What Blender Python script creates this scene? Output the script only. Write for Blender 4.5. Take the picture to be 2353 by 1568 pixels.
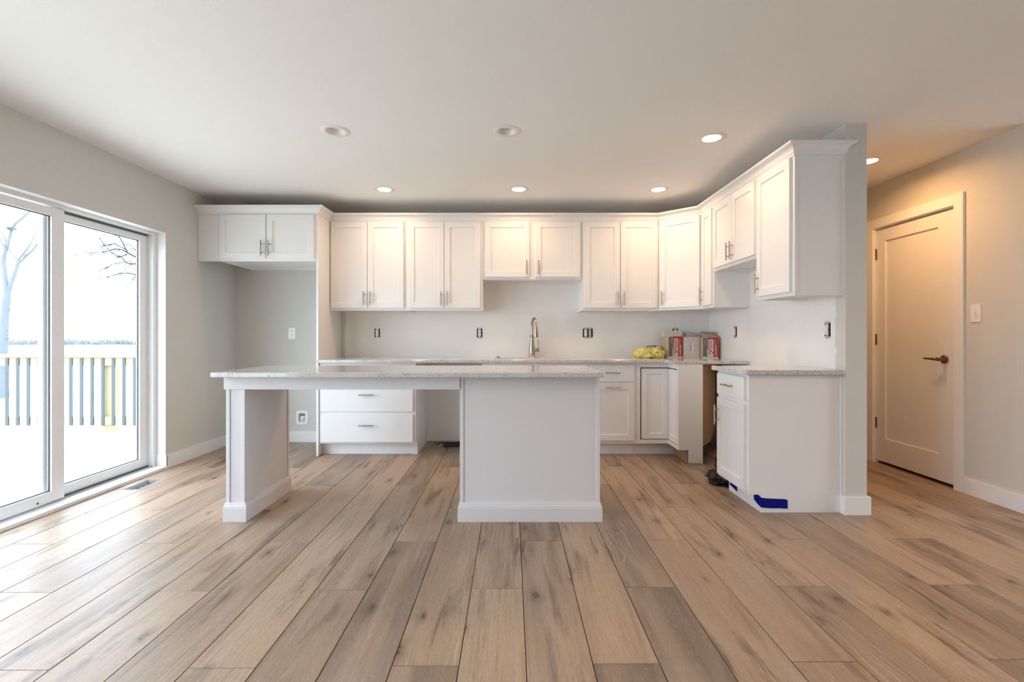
import bpy, bmesh, math, random
from mathutils import Vector, Matrix, noise

for o in list(bpy.data.objects):
    bpy.data.objects.remove(o, do_unlink=True)
SC = bpy.context.scene
C = SC.collection
PI = math.pi
random.seed(7)

# ------------------------------------------------------------------ camera, world, exposure
F, CX, CY, H = 1105.0, 1175.0, 773.5, 1.12
cam_d = bpy.data.cameras.new('camera')
cam_d.sensor_fit = 'HORIZONTAL'
cam_d.sensor_width = 36.0
cam_d.lens = 36.0 * F / 2353.0
cam_d.shift_x = (1176.5 - CX) / 2353.0
cam_d.shift_y = -(784.0 - CY) / 2353.0
cam_d.clip_start = 0.05
cam_d.clip_end = 900
cam = bpy.data.objects.new('camera', cam_d)
C.objects.link(cam)
cam.location = (0, 0, H)
cam.rotation_euler = (PI / 2, 0, 0)
SC.camera = cam

SKY = 3.6
w = bpy.data.worlds.new('overcast_sky')
SC.world = w
w.use_nodes = True
nt = w.node_tree
bg = nt.nodes['Background']
bg.inputs[0].default_value = (0.81, 0.93, 1.07, 1)
bg.inputs[1].default_value = SKY
SC.view_settings.view_transform = 'Standard'
SC.view_settings.look = 'None'
SC.view_settings.exposure = 1.35
SC.view_settings.gamma = 1.0
SC.view_settings.use_curve_mapping = False
cy = SC.cycles
cy.use_denoising = True
cy.max_bounces = 12
cy.diffuse_bounces = 8
cy.glossy_bounces = 4
cy.transparent_max_bounces = 16
cy.sample_clamp_indirect = 8.0
cy.caustics_reflective = False
cy.caustics_refractive = False
CAN = 80.0         # radiance of a lit downlight lens
CAN_COL = (1.0, 0.655, 0.39)


def portal(name, loc, rot, sx, sy):
    l = bpy.data.lights.new(name, 'AREA')
    l.shape = 'RECTANGLE'
    l.size = sx
    l.size_y = sy
    l.cycles.is_portal = True
    o = bpy.data.objects.new(name, l)
    C.objects.link(o)
    o.location = loc
    o.rotation_euler = rot
    return o


XW = -2.93          # left wall plane
YB = 5.10           # back wall plane
HC = 2.46           # ceiling
XR = 3.243          # hall right wall
YF = -4.2           # wall behind the camera
XE = 6.4            # far right wall of the living side
# light gates at the openings (sampling aids for the sky)
portal('gate_patio_door', (XW - 0.16, 3.14, 1.0), (0, -PI / 2, 0), 2.0, 1.86)
portal('gate_side_window', (XW - 0.16, 0.45, 1.125), (0, -PI / 2, 0), 2.05, 2.7)
portal('gate_added_window', (XE + 0.16, 1.775, 1.2), (0, PI / 2, 0), 2.2, 2.35)


# ------------------------------------------------------------------ materials
MATS = {}


def mat(name, col, rough=0.5, metal=0.0, spec=0.5, bump=None, emit=None, coat=0.0):
    if name in MATS:
        return MATS[name]
    m = bpy.data.materials.new(name)
    m.use_nodes = True
    n = m.node_tree
    b = n.nodes['Principled BSDF']
    b.inputs['Base Color'].default_value = (*col, 1)
    b.inputs['Roughness'].default_value = rough
    b.inputs['Metallic'].default_value = metal
    b.inputs['Specular IOR Level'].default_value = spec
    if coat:
        b.inputs['Coat Weight'].default_value = coat
    if emit:
        b.inputs['Emission Color'].default_value = (*emit[0], 1)
        b.inputs['Emission Strength'].default_value = emit[1]
    tc = n.nodes.new('ShaderNodeTexCoord')
    nz = n.nodes.new('ShaderNodeTexNoise')
    sc, st, var = bump if bump else (35.0, 0.0, 0.03)
    nz.inputs['Scale'].default_value = sc
    nz.inputs['Detail'].default_value = 3
    n.links.new(tc.outputs['Object'], nz.inputs['Vector'])
    # very slight tone variation so nothing is perfectly flat
    mx = n.nodes.new('ShaderNodeMix')
    mx.data_type = 'RGBA'
    mx.inputs[6].default_value = (*[c * (1 - var) for c in col], 1)
    mx.inputs[7].default_value = (*[min(1, c * (1 + var)) for c in col], 1)
    n.links.new(nz.outputs['Fac'], mx.inputs[0])
    n.links.new(mx.outputs[2], b.inputs['Base Color'])
    if st:
        bp = n.nodes.new('ShaderNodeBump')
        bp.inputs['Strength'].default_value = st
        bp.inputs['Distance'].default_value = 0.002
        n.links.new(nz.outputs['Fac'], bp.inputs['Height'])
        n.links.new(bp.outputs['Normal'], b.inputs['Normal'])
    MATS[name] = m
    return m


def NW(m):
    """small node-building helper"""
    n = m.node_tree

    class K:
        nodes = n.nodes

        def new(self, t, **kw):
            x = n.nodes.new(t)
            for k, v in kw.items():
                setattr(x, k, v)
            return x

        def link(self, a, b):
            n.links.new(a, b)

        def math(self, op, a, b=None, c=None, clamp=False):
            x = n.nodes.new('ShaderNodeMath')
            x.operation = op
            x.use_clamp = clamp
            for i, v in enumerate((a, b, c)):
                if v is None:
                    continue
                if isinstance(v, (int, float)):
                    x.inputs[i].default_value = v
                else:
                    n.links.new(v, x.inputs[i])
            return x.outputs[0]

        def mix(self, fac, a, b, blend='MIX'):
            x = n.nodes.new('ShaderNodeMix')
            x.data_type = 'RGBA'
            x.blend_type = blend
            for i, v in ((0, fac), (6, a), (7, b)):
                if isinstance(v, (int, float)):
                    x.inputs[i].default_value = v
                elif isinstance(v, tuple):
                    x.inputs[i].default_value = (*v, 1)
                else:
                    n.links.new(v, x.inputs[i])
            return x.outputs[2]

        def mapping(self, vec, scale=(1, 1, 1), loc=(0, 0, 0)):
            x = n.nodes.new('ShaderNodeMapping')
            x.inputs['Scale'].default_value = scale
            x.inputs['Location'].default_value = loc
            n.links.new(vec, x.inputs['Vector'])
            return x.outputs[0]

        def noise(self, vec, scale=1.0, detail=3.0, rough=0.5, dist=0.0):
            x = n.nodes.new('ShaderNodeTexNoise')
            x.inputs['Scale'].default_value = scale
            x.inputs['Detail'].default_value = detail
            x.inputs['Roughness'].default_value = rough
            x.inputs['Distortion'].default_value = dist
            n.links.new(vec, x.inputs['Vector'])
            return x.outputs['Fac']

        def ramp(self, fac, stops):
            x = n.nodes.new('ShaderNodeValToRGB')
            e = x.color_ramp.elements
            e[0].position, e[0].color = stops[0][0], (*stops[0][1], 1)
            e[1].position, e[1].color = stops[-1][0], (*stops[-1][1], 1)
            for p, c in stops[1:-1]:
                k = e.new(p)
                k.color = (*c, 1)
            n.links.new(fac, x.inputs[0])
            return x.outputs[0]

        def smooth(self, v, lo, hi):
            x = n.nodes.new('ShaderNodeMapRange')
            x.interpolation_type = 'SMOOTHSTEP'
            x.inputs[1].default_value = lo
            x.inputs[2].default_value = hi
            n.links.new(v, x.inputs[0])
            return x.outputs[0]
    return K()


GREIGE = (0.645, 0.632, 0.592)
PRIMER = (0.87, 0.855, 0.835)
CABW = (0.84, 0.835, 0.83)

M_CAB = mat('cabinet_white_paint', CABW, 0.38, bump=(9, 0, 0.012))
M_TRIM = mat('trim_white_paint', (0.84, 0.84, 0.84), 0.4, bump=(9, 0, 0.012))
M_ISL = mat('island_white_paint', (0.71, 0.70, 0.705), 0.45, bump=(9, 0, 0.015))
M_CEIL = mat('ceiling_flat_white', (0.86, 0.855, 0.84), 0.9, spec=0.2, bump=(150, 0.35, 0.015))
M_GREIGE = mat('greige_wall_paint', GREIGE, 0.75, spec=0.3, bump=(140, 0.25, 0.02))
M_HALL = M_GREIGE
M_DOORW = mat('interior_door_paint', (0.82, 0.81, 0.80), 0.42, bump=(60, 0.08, 0.01))
M_VINYL = mat('white_vinyl', (0.82, 0.83, 0.83), 0.4)
M_SEAL_SHADE = mat('dark_seal_and_gap_shade', (0.10, 0.12, 0.13), 0.6)  # glazing seal; also colours the shade strips at the door panel gaps
M_TRACK = mat('grey_track', (0.35, 0.37, 0.38), 0.5)
M_CAVSHADE = mat('painted_cavity_shade', (0.02, 0.02, 0.02), 0.9)  # near-black, paints darkness into hollows
M_NICKEL = mat('brushed_nickel', (0.47, 0.395, 0.325), 0.32, 1.0, bump=(80, 0.0, 0.06))
M_BRASS = mat('antique_brass', (0.30, 0.19, 0.085), 0.35, 1.0, bump=(60, 0, 0.08))
M_STEEL = mat('galvanised_steel', (0.62, 0.66, 0.69), 0.45, 0.6, bump=(40, 0, 0.15))
M_SINK = mat('sink_steel', (0.5, 0.5, 0.5), 0.35, 0.8)
M_PLASTIC = mat('white_plastic', (0.85, 0.85, 0.84), 0.35)
M_BLACK = mat('black_plastic', (0.015, 0.015, 0.017), 0.45)
M_BLACKBAG = mat('black_bag_film', (0.004, 0.004, 0.0045), 0.5, bump=(20, 0.4, 0.05))
M_TAPE = mat('blue_tape', (0.0015, 0.005, 0.19), 0.75, spec=0.15, bump=(160, 0.2, 0.08))
M_RAWBOARD = mat('raw_particle_board', (0.36, 0.22, 0.11), 0.7, bump=(60, 0.1, 0.15))
M_BAG = mat('yellow_bag_film', (0.62, 0.57, 0.19), 0.35, bump=(22, 0.6, 0.22))
M_KRAFT = mat('kraft_card', (0.52, 0.41, 0.29), 0.8, bump=(14, 0.1, 0.18))
M_CARDW = mat('white_card', (0.70, 0.64, 0.58), 0.75, bump=(14, 0.1, 0.07))
M_CARDG = mat('grey_card_print', (0.17, 0.16, 0.13), 0.7, bump=(14, 0, 0.1))
M_CARDR = mat('red_card_print', (0.55, 0.012, 0.016), 0.6, bump=(14, 0, 0.08))
M_INK = mat('dark_ink', (0.06, 0.055, 0.05), 0.7)
M_LABEL = mat('label_paper', (0.82, 0.81, 0.80), 0.6)
M_TILE = mat('glazed_tile', (0.78, 0.73, 0.69), 0.3)
M_GREYCARD = mat('grey_card', (0.50, 0.50, 0.52), 0.7)
M_LENS_ON = mat('lit_lens', (1, 1, 1), 0.6, emit=(CAN_COL, CAN))
M_LENS_HALL = mat('lit_hall_lens', (1, 1, 1), 0.6, emit=((1.0, 0.54, 0.22), CAN * 2.2))
M_LENS_ADDED = mat('added_warm_lens', (1, 1, 1), 0.6, emit=((1.0, 0.62, 0.35), CAN * 2.4))  # for the added lamps behind the camera
M_LENS_OFF = mat('frosted_lens', (0.80, 0.79, 0.77), 0.5)
M_CANRING = mat('downlight_white', (0.80, 0.78, 0.75), 0.5)
M_PINE = mat('treated_pine', (0.30, 0.245, 0.14), 0.7, bump=(8, 0, 0.12))
M_BALUSTER = mat('dark_baluster', (0.035, 0.05, 0.06), 0.5)
M_DECK = None
M_BARK = mat('grey_bark', (0.115, 0.13, 0.145), 0.9, bump=(8, 0.3, 0.25))
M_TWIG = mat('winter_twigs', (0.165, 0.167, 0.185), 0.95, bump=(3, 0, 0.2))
M_TWIGD = mat('dark_twigs', (0.022, 0.027, 0.032), 0.9)


def glass_mat():
    m = bpy.data.materials.new('clear_glass')
    m.use_nodes = True
    k = NW(m)
    k.nodes.remove(k.nodes['Principled BSDF'])
    tr = k.new('ShaderNodeBsdfTransparent')
    tr.inputs[0].default_value = (0.965, 0.98, 0.985, 1)
    gl = k.new('ShaderNodeBsdfGlossy')
    gl.inputs['Roughness'].default_value = 0.0
    fr = k.new('ShaderNodeFresnel')
    ge = k.new('ShaderNodeNewGeometry')
    ior = k.math('MULTIPLY_ADD', ge.outputs['Backfacing'], 1 / 1.35 - 1.35, 1.35)
    k.link(ior, fr.inputs[0])
    mx = k.new('ShaderNodeMixShader')
    k.link(fr.outputs[0], mx.inputs[0])
    k.link(tr.outputs[0], mx.inputs[1])
    k.link(gl.outputs[0], mx.inputs[2])
    k.link(mx.outputs[0], k.nodes['Material Output'].inputs[0])
    return m


M_GLASS = glass_mat()


def quartz_mat():
    m = bpy.data.materials.new('speckled_quartz')
    m.use_nodes = True
    k = NW(m)
    b = k.nodes['Principled BSDF']
    tc = k.new('ShaderNodeTexCoord')
    v = tc.outputs['Object']
    base = k.mix(k.noise(v, 14, 4), (0.53, 0.515, 0.49), (0.73, 0.715, 0.69))
    # squiggly veins: ridge of a noise field
    n1 = k.noise(v, 50, 2.5, 0.6, 1.4)
    r = k.math('ABSOLUTE', k.math('SUBTRACT', n1, 0.5))
    vein = k.math('SUBTRACT', 1.0, k.smooth(r, 0.010, 0.034))
    msk = k.smooth(k.noise(v, 9, 2), 0.36, 0.56)
    vein = k.math('MULTIPLY', vein, msk)
    col = k.mix(k.math('MULTIPLY', vein, 0.62), base, (0.20, 0.19, 0.18))
    n2 = k.noise(v, 120, 1)
    sp = k.smooth(n2, 0.655, 0.70)
    col = k.mix(k.math('MULTIPLY', sp, 0.85), col, (0.09, 0.085, 0.08))
    k.link(col, b.inputs['Base Color'])
    b.inputs['Roughness'].default_value = 0.10
    b.inputs['IOR'].default_value = 1.75
    return m


M_QUARTZ = quartz_mat()


def floor_mat():
    m = bpy.data.materials.new('wide_oak_planks')
    m.use_nodes = True
    k = NW(m)
    b = k.nodes['Principled BSDF']
    tc = k.new('ShaderNodeTexCoord')
    at = k.new('ShaderNodeAttribute', attribute_name='plank')
    sep = k.new('ShaderNodeSeparateColor')
    k.link(at.outputs['Color'], sep.inputs[0])
    r, g, bl = sep.outputs[0], sep.outputs[1], sep.outputs[2]
    cmb = k.new('ShaderNodeCombineXYZ')
    k.link(k.math('MULTIPLY', r, 31.0), cmb.inputs[0])
    k.link(k.math('MULTIPLY', g, 57.0), cmb.inputs[1])
    k.link(k.math('MULTIPLY', bl, 23.0), cmb.inputs[2])
    add = k.new('ShaderNodeVectorMath', operation='ADD')
    k.link(tc.outputs['Object'], add.inputs[0])
    k.link(cmb.outputs[0], add.inputs[1])
    v = add.outputs[0]
    tone = k.ramp(r, [(0.0, (0.172, 0.119, 0.087)), (0.3, (0.272, 0.188, 0.130)),
                      (0.6, (0.342, 0.234, 0.158)), (1.0, (0.405, 0.288, 0.198))])
    # broad bands of tone along the plank
    n1 = k.noise(k.mapping(v, (7, 0.8, 1)), 1, 3, 0.55, 0.6)
    col = k.mix(k.smooth(n1, 0.32, 0.70), tone, k.mix(0.55, tone, (0.48, 0.345, 0.232)))
    n2 = k.noise(k.mapping(v, (10, 1.1, 1), (5, 9, 2)), 1, 3, 0.5, 0.8)
    col = k.mix(k.math('MULTIPLY', k.smooth(n2, 0.53, 0.74), 0.74), col, (0.125, 0.078, 0.052))
    n3 = k.noise(k.mapping(v, (4, 1.4, 1), (1, 3, 7)), 1, 2, 0.5, 0.3)
    col = k.mix(k.math('MULTIPLY', k.smooth(n3, 0.52, 0.75), 0.35), col, (0.36, 0.30, 0.25))
    # cathedral grain
    wv = k.new('ShaderNodeTexWave', wave_type='BANDS', bands_direction='X', wave_profile='SIN')
    wv.inputs['Scale'].default_value = 9.0
    wv.inputs['Distortion'].default_value = 13.0
    wv.inputs['Detail'].default_value = 2.0
    wv.inputs['Detail Scale'].default_value = 0.9
    k.link(k.mapping(v, (1.3, 0.26, 1)), wv.inputs['Vector'])
    cm = k.smooth(k.noise(k.mapping(v, (5, 1.0, 1), (3, 3, 3)), 1, 2), 0.54, 0.68)
    cath = k.math('MULTIPLY', k.smooth(wv.outputs['Fac'], 0.80, 0.98), cm)
    col = k.mix(k.math('MULTIPLY', cath, 0.30), col, (0.56, 0.50, 0.43))
    # fine fibre
    n4 = k.noise(k.mapping(v, (95, 3.2, 1)), 1, 4, 0.65, 0.4)
    col = k.mix(k.math('MULTIPLY', k.smooth(n4, 0.50, 0.72), 0.40), col, (0.17, 0.12, 0.085))
    n5 = k.noise(k.mapping(v, (320, 26, 1), (4, 1, 0)), 1, 2, 0.6)
    col = k.mix(k.math('MULTIPLY', k.smooth(n5, 0.54, 0.72), 0.24), col, (0.60, 0.53, 0.45))
    n7 = k.noise(k.mapping(v, (420, 48, 1), (9, 5, 0)), 1, 2, 0.65)
    col = k.mix(k.math('MULTIPLY', k.smooth(n7, 0.50, 0.70), 0.34), col, (0.15, 0.105, 0.078))
    # knots: stretched cells, only some of them
    wob = k.new('ShaderNodeVectorMath', operation='ADD')
    nv = k.new('ShaderNodeTexNoise')
    nv.inputs['Scale'].default_value = 30
    nv.inputs['Detail'].default_value = 4
    k.link(v, nv.inputs['Vector'])
    sc_ = k.new('ShaderNodeVectorMath', operation='SCALE')
    sc_.inputs['Scale'].default_value = 0.045
    k.link(nv.outputs['Color'], sc_.inputs[0])
    k.link(v, wob.inputs[0])
    k.link(sc_.outputs[0], wob.inputs[1])
    vo = k.new('ShaderNodeTexVoronoi', voronoi_dimensions='2D')
    vo.inputs['Scale'].default_value = 1.0
    k.link(k.mapping(wob.outputs[0], (5.6, 2.4, 1)), vo.inputs['Vector'])
    sepv = k.new('ShaderNodeSeparateColor')
    k.link(vo.outputs['Color'], sepv.inputs[0])
    on = k.math('GREATER_THAN', sepv.outputs[0], 0.66)
    size = k.math('MULTIPLY_ADD', sepv.outputs[1], 0.9, 0.45)
    d = k.math('DIVIDE', vo.outputs['Distance'], size)
    halo = k.math('MULTIPLY', k.math('SUBTRACT', 1.0, k.smooth(d, 0.03, 0.22)), on)
    core = k.math('MULTIPLY', k.math('SUBTRACT', 1.0, k.smooth(d, 0.02, 0.085)), on)
    core = k.math('MULTIPLY', core, k.smooth(k.noise(k.mapping(v, (110, 45, 1)), 1, 3, 0.6), 0.32, 0.58))
    col = k.mix(k.math('MULTIPLY', halo, 0.50), col, (0.13, 0.085, 0.06))
    col = k.mix(k.math('MULTIPLY', core, 0.88), col, (0.045, 0.033, 0.028))
    # long smoky streaks running out of some knots
    vs_ = k.new('ShaderNodeTexVoronoi', voronoi_dimensions='2D')
    vs_.inputs['Scale'].default_value = 1.0
    k.link(k.mapping(wob.outputs[0], (7.5, 0.95, 1), (3.3, 1.7, 0)), vs_.inputs['Vector'])
    sp2 = k.new('ShaderNodeSeparateColor')
    k.link(vs_.outputs['Color'], sp2.inputs[0])
    on2 = k.math('GREATER_THAN', sp2.outputs[1], 0.62)
    st = k.math('MULTIPLY', k.math('SUBTRACT', 1.0, k.smooth(vs_.outputs['Distance'], 0.02, 0.30)), on2)
    st = k.math('MULTIPLY', st, k.smooth(k.noise(k.mapping(v, (60, 5, 1)), 1, 3, 0.6), 0.38, 0.62))
    col = k.mix(k.math('MULTIPLY', st, 0.85), col, (0.085, 0.058, 0.043))
    # thin dark checks
    n6 = k.noise(k.mapping(v, (13, 0.55, 1), (8, 2, 4)), 1, 2, 0.5, 0.5)
    chk = k.math('SUBTRACT', 1.0, k.smooth(k.math('ABSOLUTE', k.math('SUBTRACT', n6, 0.5)), 0.001, 0.007))
    cmsk = k.smooth(k.noise(k.mapping(v, (6, 1.3, 1), (2, 7, 1)), 1, 1), 0.64, 0.70)
    col = k.mix(k.math('MULTIPLY', k.math('MULTIPLY', chk, cmsk), 0.85), col, (0.05, 0.036, 0.03))
    k.link(col, b.inputs['Base Color'])
    k.link(k.math('MULTIPLY_ADD', n4, 0.18, 0.33), b.inputs['Roughness'])
    b.inputs['Specular IOR Level'].default_value = 0.5
    bp = k.new('ShaderNodeBump')
    bp.inputs['Strength'].default_value = 0.12
    bp.inputs['Distance'].default_value = 0.002
    k.link(n4, bp.inputs['Height'])
    k.link(bp.outputs['Normal'], b.inputs['Normal'])
    return m


def primed_wall_mat(name, axis, edge, paint_low, ztop):
    """greige paint meeting bare primer along a ragged roller edge."""
    m = bpy.data.materials.new(name)
    m.use_nodes = True
    k = NW(m)
    b = k.nodes['Principled BSDF']
    tc = k.new('ShaderNodeTexCoord')
    s = k.new('ShaderNodeSeparateXYZ')
    k.link(tc.outputs['Object'], s.inputs[0])
    wig = k.math('MULTIPLY_ADD', k.noise(tc.outputs['Object'], 26, 4, 0.7), 0.045, -0.0225)
    wig2 = k.math('MULTIPLY_ADD', k.noise(tc.outputs['Object'], 4, 1), 0.03, -0.015)
    p = k.math('ADD', k.math('ADD', s.outputs[axis], wig), wig2)
    f = k.math('GREATER_THAN', p, edge)
    f = k.math('MULTIPLY', f, k.math('LESS_THAN', s.outputs[2], ztop))
    if axis == 1:
        f = k.math('MULTIPLY', f, k.math('LESS_THAN', s.outputs[0], 2.105))
    n = k.noise(tc.outputs['Object'], 140, 2)
    blot = k.smooth(k.noise(tc.outputs['Object'], 2.2, 3), 0.35, 0.7)
    pr = k.mix(blot, (0.83, 0.815, 0.795), PRIMER)
    # skim-coat joint: one faint level line
    ln = k.math('SUBTRACT', 1.0, k.smooth(k.math('ABSOLUTE', k.math('SUBTRACT', s.outputs[2], 1.372)), 0.001, 0.004))
    pr = k.mix(k.math('MULTIPLY', ln, 0.12), pr, (0.45, 0.43, 0.41))
    k.link(k.mix(f, GREIGE, pr), b.inputs['Base Color'])
    b.inputs['Roughness'].default_value = 0.7
    b.inputs['Specular IOR Level'].default_value = 0.3
    bp = k.new('ShaderNodeBump')
    bp.inputs['Strength'].default_value = 0.2
    bp.inputs['Distance'].default_value = 0.002
    k.link(n, bp.inputs['Height'])
    k.link(bp.outputs['Normal'], b.inputs['Normal'])
    return m


def deck_mat():
    m = bpy.data.materials.new('deck_boards')
    m.use_nodes = True
    k = NW(m)
    b = k.nodes['Principled BSDF']
    tc = k.new('ShaderNodeTexCoord')
    s = k.new('ShaderNodeSeparateXYZ')
    k.link(tc.outputs['Object'], s.inputs[0])
    fr = k.math('FRACT', k.math('MULTIPLY', s.outputs[1], 1 / 0.14))
    gap = k.math('LESS_THAN', fr, 0.035)
    c = k.mix(k.noise(k.mapping(tc.outputs['Object'], (1.5, 30, 1)), 1, 3), (0.68, 0.64, 0.56), (0.78, 0.74, 0.66))
    k.link(k.mix(gap, c, (0.30, 0.27, 0.22)), b.inputs['Base Color'])
    b.inputs['Roughness'].default_value = 0.8
    return m


def ground_mat():
    m = bpy.data.materials.new('winter_field')
    m.use_nodes = True
    k = NW(m)
    b = k.nodes['Principled BSDF']
    tc = k.new('ShaderNodeTexCoord')
    n = k.noise(tc.outputs['Object'], 3.5, 6, 0.7)
    n2 = k.noise(k.mapping(tc.outputs['Object'], (0.02, 0.15, 1)), 1, 3)
    c = k.mix(k.smooth(n, 0.36, 0.50), (0.14, 0.145, 0.15), (0.80, 0.79, 0.76))
    c = k.mix(k.smooth(n2, 0.4, 0.6), c, (0.36, 0.34, 0.30))
    k.link(c, b.inputs['Base Color'])
    b.inputs['Roughness'].default_value = 0.95
    return m


M_FLOOR = floor_mat()
M_WBACK = primed_wall_mat('back_wall_paint', 0, -1.765, True, 2.30)
M_WSTUB = primed_wall_mat('partition_paint', 1, 3.112, True, 2.30)
M_DECK = deck_mat()
M_GROUND = ground_mat()


# ------------------------------------------------------------------ mesh helpers
class MB:
    def __init__(self):
        self.v, self.f, self.mi = [], [], []

    def add(self, vs, fs, mi=0, M=None):
        o = len(self.v)
        for p in vs:
            p = Vector(p)
            if M is not None:
                p = M @ p
            self.v.append(p)
        for f in fs:
            self.f.append(tuple(i + o for i in f))
            self.mi.append(mi)
        return self

    def box(self, x0, x1, y0, y1, z0, z1, mi=0, M=None):
        if x0 > x1: x0, x1 = x1, x0
        if y0 > y1: y0, y1 = y1, y0
        if z0 > z1: z0, z1 = z1, z0
        vs = [(x0, y0, z0), (x1, y0, z0), (x1, y1, z0), (x0, y1, z0),
              (x0, y0, z1), (x1, y0, z1), (x1, y1, z1), (x0, y1, z1)]
        fs = [(0, 3, 2, 1), (4, 5, 6, 7), (0, 1, 5, 4), (1, 2, 6, 5), (2, 3, 7, 6), (3, 0, 4, 7)]
        return self.add(vs, fs, mi, M)

    def prism(self, pts, z0, z1, mi=0, M=None):
        """vertical prism over a plan polygon (counter-clockwise)"""
        n = len(pts)
        a = sum(pts[i][0] * pts[(i + 1) % n][1] - pts[(i + 1) % n][0] * pts[i][1] for i in range(n))
        if a < 0:
            pts = pts[::-1]
        vs = [(x, y, z0) for x, y in pts] + [(x, y, z1) for x, y in pts]
        fs = [tuple(range(n))[::-1], tuple(range(n, 2 * n))]
        for i in range(n):
            j = (i + 1) % n
            fs.append((i, j, n + j, n + i))
        return self.add(vs, fs, mi, M)

    def tube(self, pts, rad, seg=12, mi=0, M=None, caps=True):
        pts = [Vector(p) for p in pts]
        n = len(pts)
        if isinstance(rad, (int, float)):
            rad = [rad] * n
        rings = []
        prev = None
        for i, p in enumerate(pts):
            d = (pts[min(i + 1, n - 1)] - pts[max(i - 1, 0)])
            if d.length < 1e-9:
                d = Vector((0, 0, 1))
            d.normalize()
            if prev is None:
                a = Vector((0, 0, 1)) if abs(d.z) < 0.9 else Vector((1, 0, 0))
                u = d.cross(a).normalized()
            else:
                u = (prev - d * prev.dot(d))
                u = u.normalized() if u.length > 1e-6 else d.orthogonal().normalized()
            prev = u
            t = d.cross(u)
            rings.append([p + (u * math.cos(2 * PI * k / seg) + t * math.sin(2 * PI * k / seg)) * rad[i] for k in range(seg)])
        vs = [q for r in rings for q in r]
        fs = []
        for i in range(n - 1):
            for k in range(seg):
                k2 = (k + 1) % seg
                fs.append((i * seg + k, i * seg + k2, (i + 1) * seg + k2, (i + 1) * seg + k))
        if caps:
            fs.append(tuple(range(seg))[::-1])
            fs.append(tuple((n - 1) * seg + k for k in range(seg)))
        return self.add(vs, fs, mi, M)

    def framed(self, x0, x1, z0, z1, fw, yf, yb, rec, M=None):
        """one-piece framed front: flat border, square recess, flat panel (faces -y)"""
        a, c, d, e = (fw if isinstance(fw, tuple) else (fw, fw, fw, fw))   # left, right, bottom, top
        O = [(x0, z0), (x1, z0), (x1, z1), (x0, z1)]
        I = [(x0 + a, z0 + d), (x1 - c, z0 + d), (x1 - c, z1 - e), (x0 + a, z1 - e)]
        vs = [(x, yf, z) for x, z in O] + [(x, yf, z) for x, z in I] + [(x, yf + rec, z) for x, z in I] + [(x, yb, z) for x, z in O]
        fs = [(8, 9, 10, 11), (15, 14, 13, 12)]
        for i in range(4):
            j = (i + 1) % 4
            fs += [(i, j, 4 + j, 4 + i), (4 + i, 4 + j, 8 + j, 8 + i), (12 + i, 12 + j, j, i)]
        return self.add(vs, fs, 0, M)

    def lathe(self, prof, seg=24, mi=0, M=None, caps=True):
        """profile of (radius, z) revolved about z"""
        n = len(prof)
        vs, fs = [], []
        for r, z in prof:
            for k in range(seg):
                a = 2 * PI * k / seg
                vs.append((r * math.cos(a), r * math.sin(a), z))
        for i in range(n - 1):
            for k in range(seg):
                k2 = (k + 1) % seg
                fs.append((i * seg + k, i * seg + k2, (i + 1) * seg + k2, (i + 1) * seg + k))
        if caps:
            fs.append(tuple(range(seg))[::-1])
            fs.append(tuple((n - 1) * seg + k for k in range(seg)))
        return self.add(vs, fs, mi, M)

    def build(self, name, mats, parent=None, loc=None, bevel=0.0, smooth=False, seg=2):
        me = bpy.data.meshes.new(name)
        me.from_pydata([tuple(p) for p in self.v], [], self.f)
        if not isinstance(mats, (list, tuple)):
            mats = [mats]
        for m in mats:
            me.materials.append(m)
        for p, i in zip(me.polygons, self.mi):
            p.material_index = i
            p.use_smooth = smooth
        me.update()
        bm = bmesh.new()
        bm.from_mesh(me)
        bmesh.ops.recalc_face_normals(bm, faces=bm.faces)
        bm.to_mesh(me)
        bm.free()
        o = bpy.data.objects.new(name, me)
        C.objects.link(o)
        if parent is not None:
            o.parent = parent
        if loc is not None:
            o.location = loc
        if smooth:
            try:
                me.set_sharp_from_angle(angle=math.radians(40))
            except Exception:
                pass
        if bevel:
            b = o.modifiers.new('bevel', 'BEVEL')
            b.width = bevel
            b.segments = seg
            b.limit_method = 'ANGLE'
            b.angle_limit = math.radians(40)
        return o


def thing(name, label, cat, loc=(0, 0, 0), rz=0.0, group=None):
    o = bpy.data.objects.new(name, None)
    o.empty_display_size = 0.1
    C.objects.link(o)
    o.location = loc
    o.rotation_euler = (0, 0, rz)
    return tag(o, label, cat, group)


def tag(o, label, cat, group=None, kind=None):
    o['label'] = label
    o['category'] = cat
    if group:
        o['group'] = group
    if kind:
        o['kind'] = kind
    return o


def struct(o, label=None, cat=None):
    o['kind'] = 'structure'
    if label:
        o['label'] = label
    if cat:
        o['category'] = cat
    return o


def dup(root, loc, rz, label, group=None):
    r = root.copy()
    C.objects.link(r)
    r.location = loc
    r.rotation_euler = (0, 0, rz)
    r['label'] = label
    if group:
        r['group'] = group
    for ch in list(root.children):
        c = ch.copy()
        C.objects.link(c)
        c.parent = r
        for g in list(ch.children):
            d = g.copy()
            C.objects.link(d)
            d.parent = c
    return r


# ------------------------------------------------------------------ room shell
# floor: every plank is modelled, 9 inch boards, joints stepping by a third
PW, X0, LEN = 0.2286, 0.0505, 1.497
VENT = (-2.835, -2.738, 3.516, 3.752)


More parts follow.
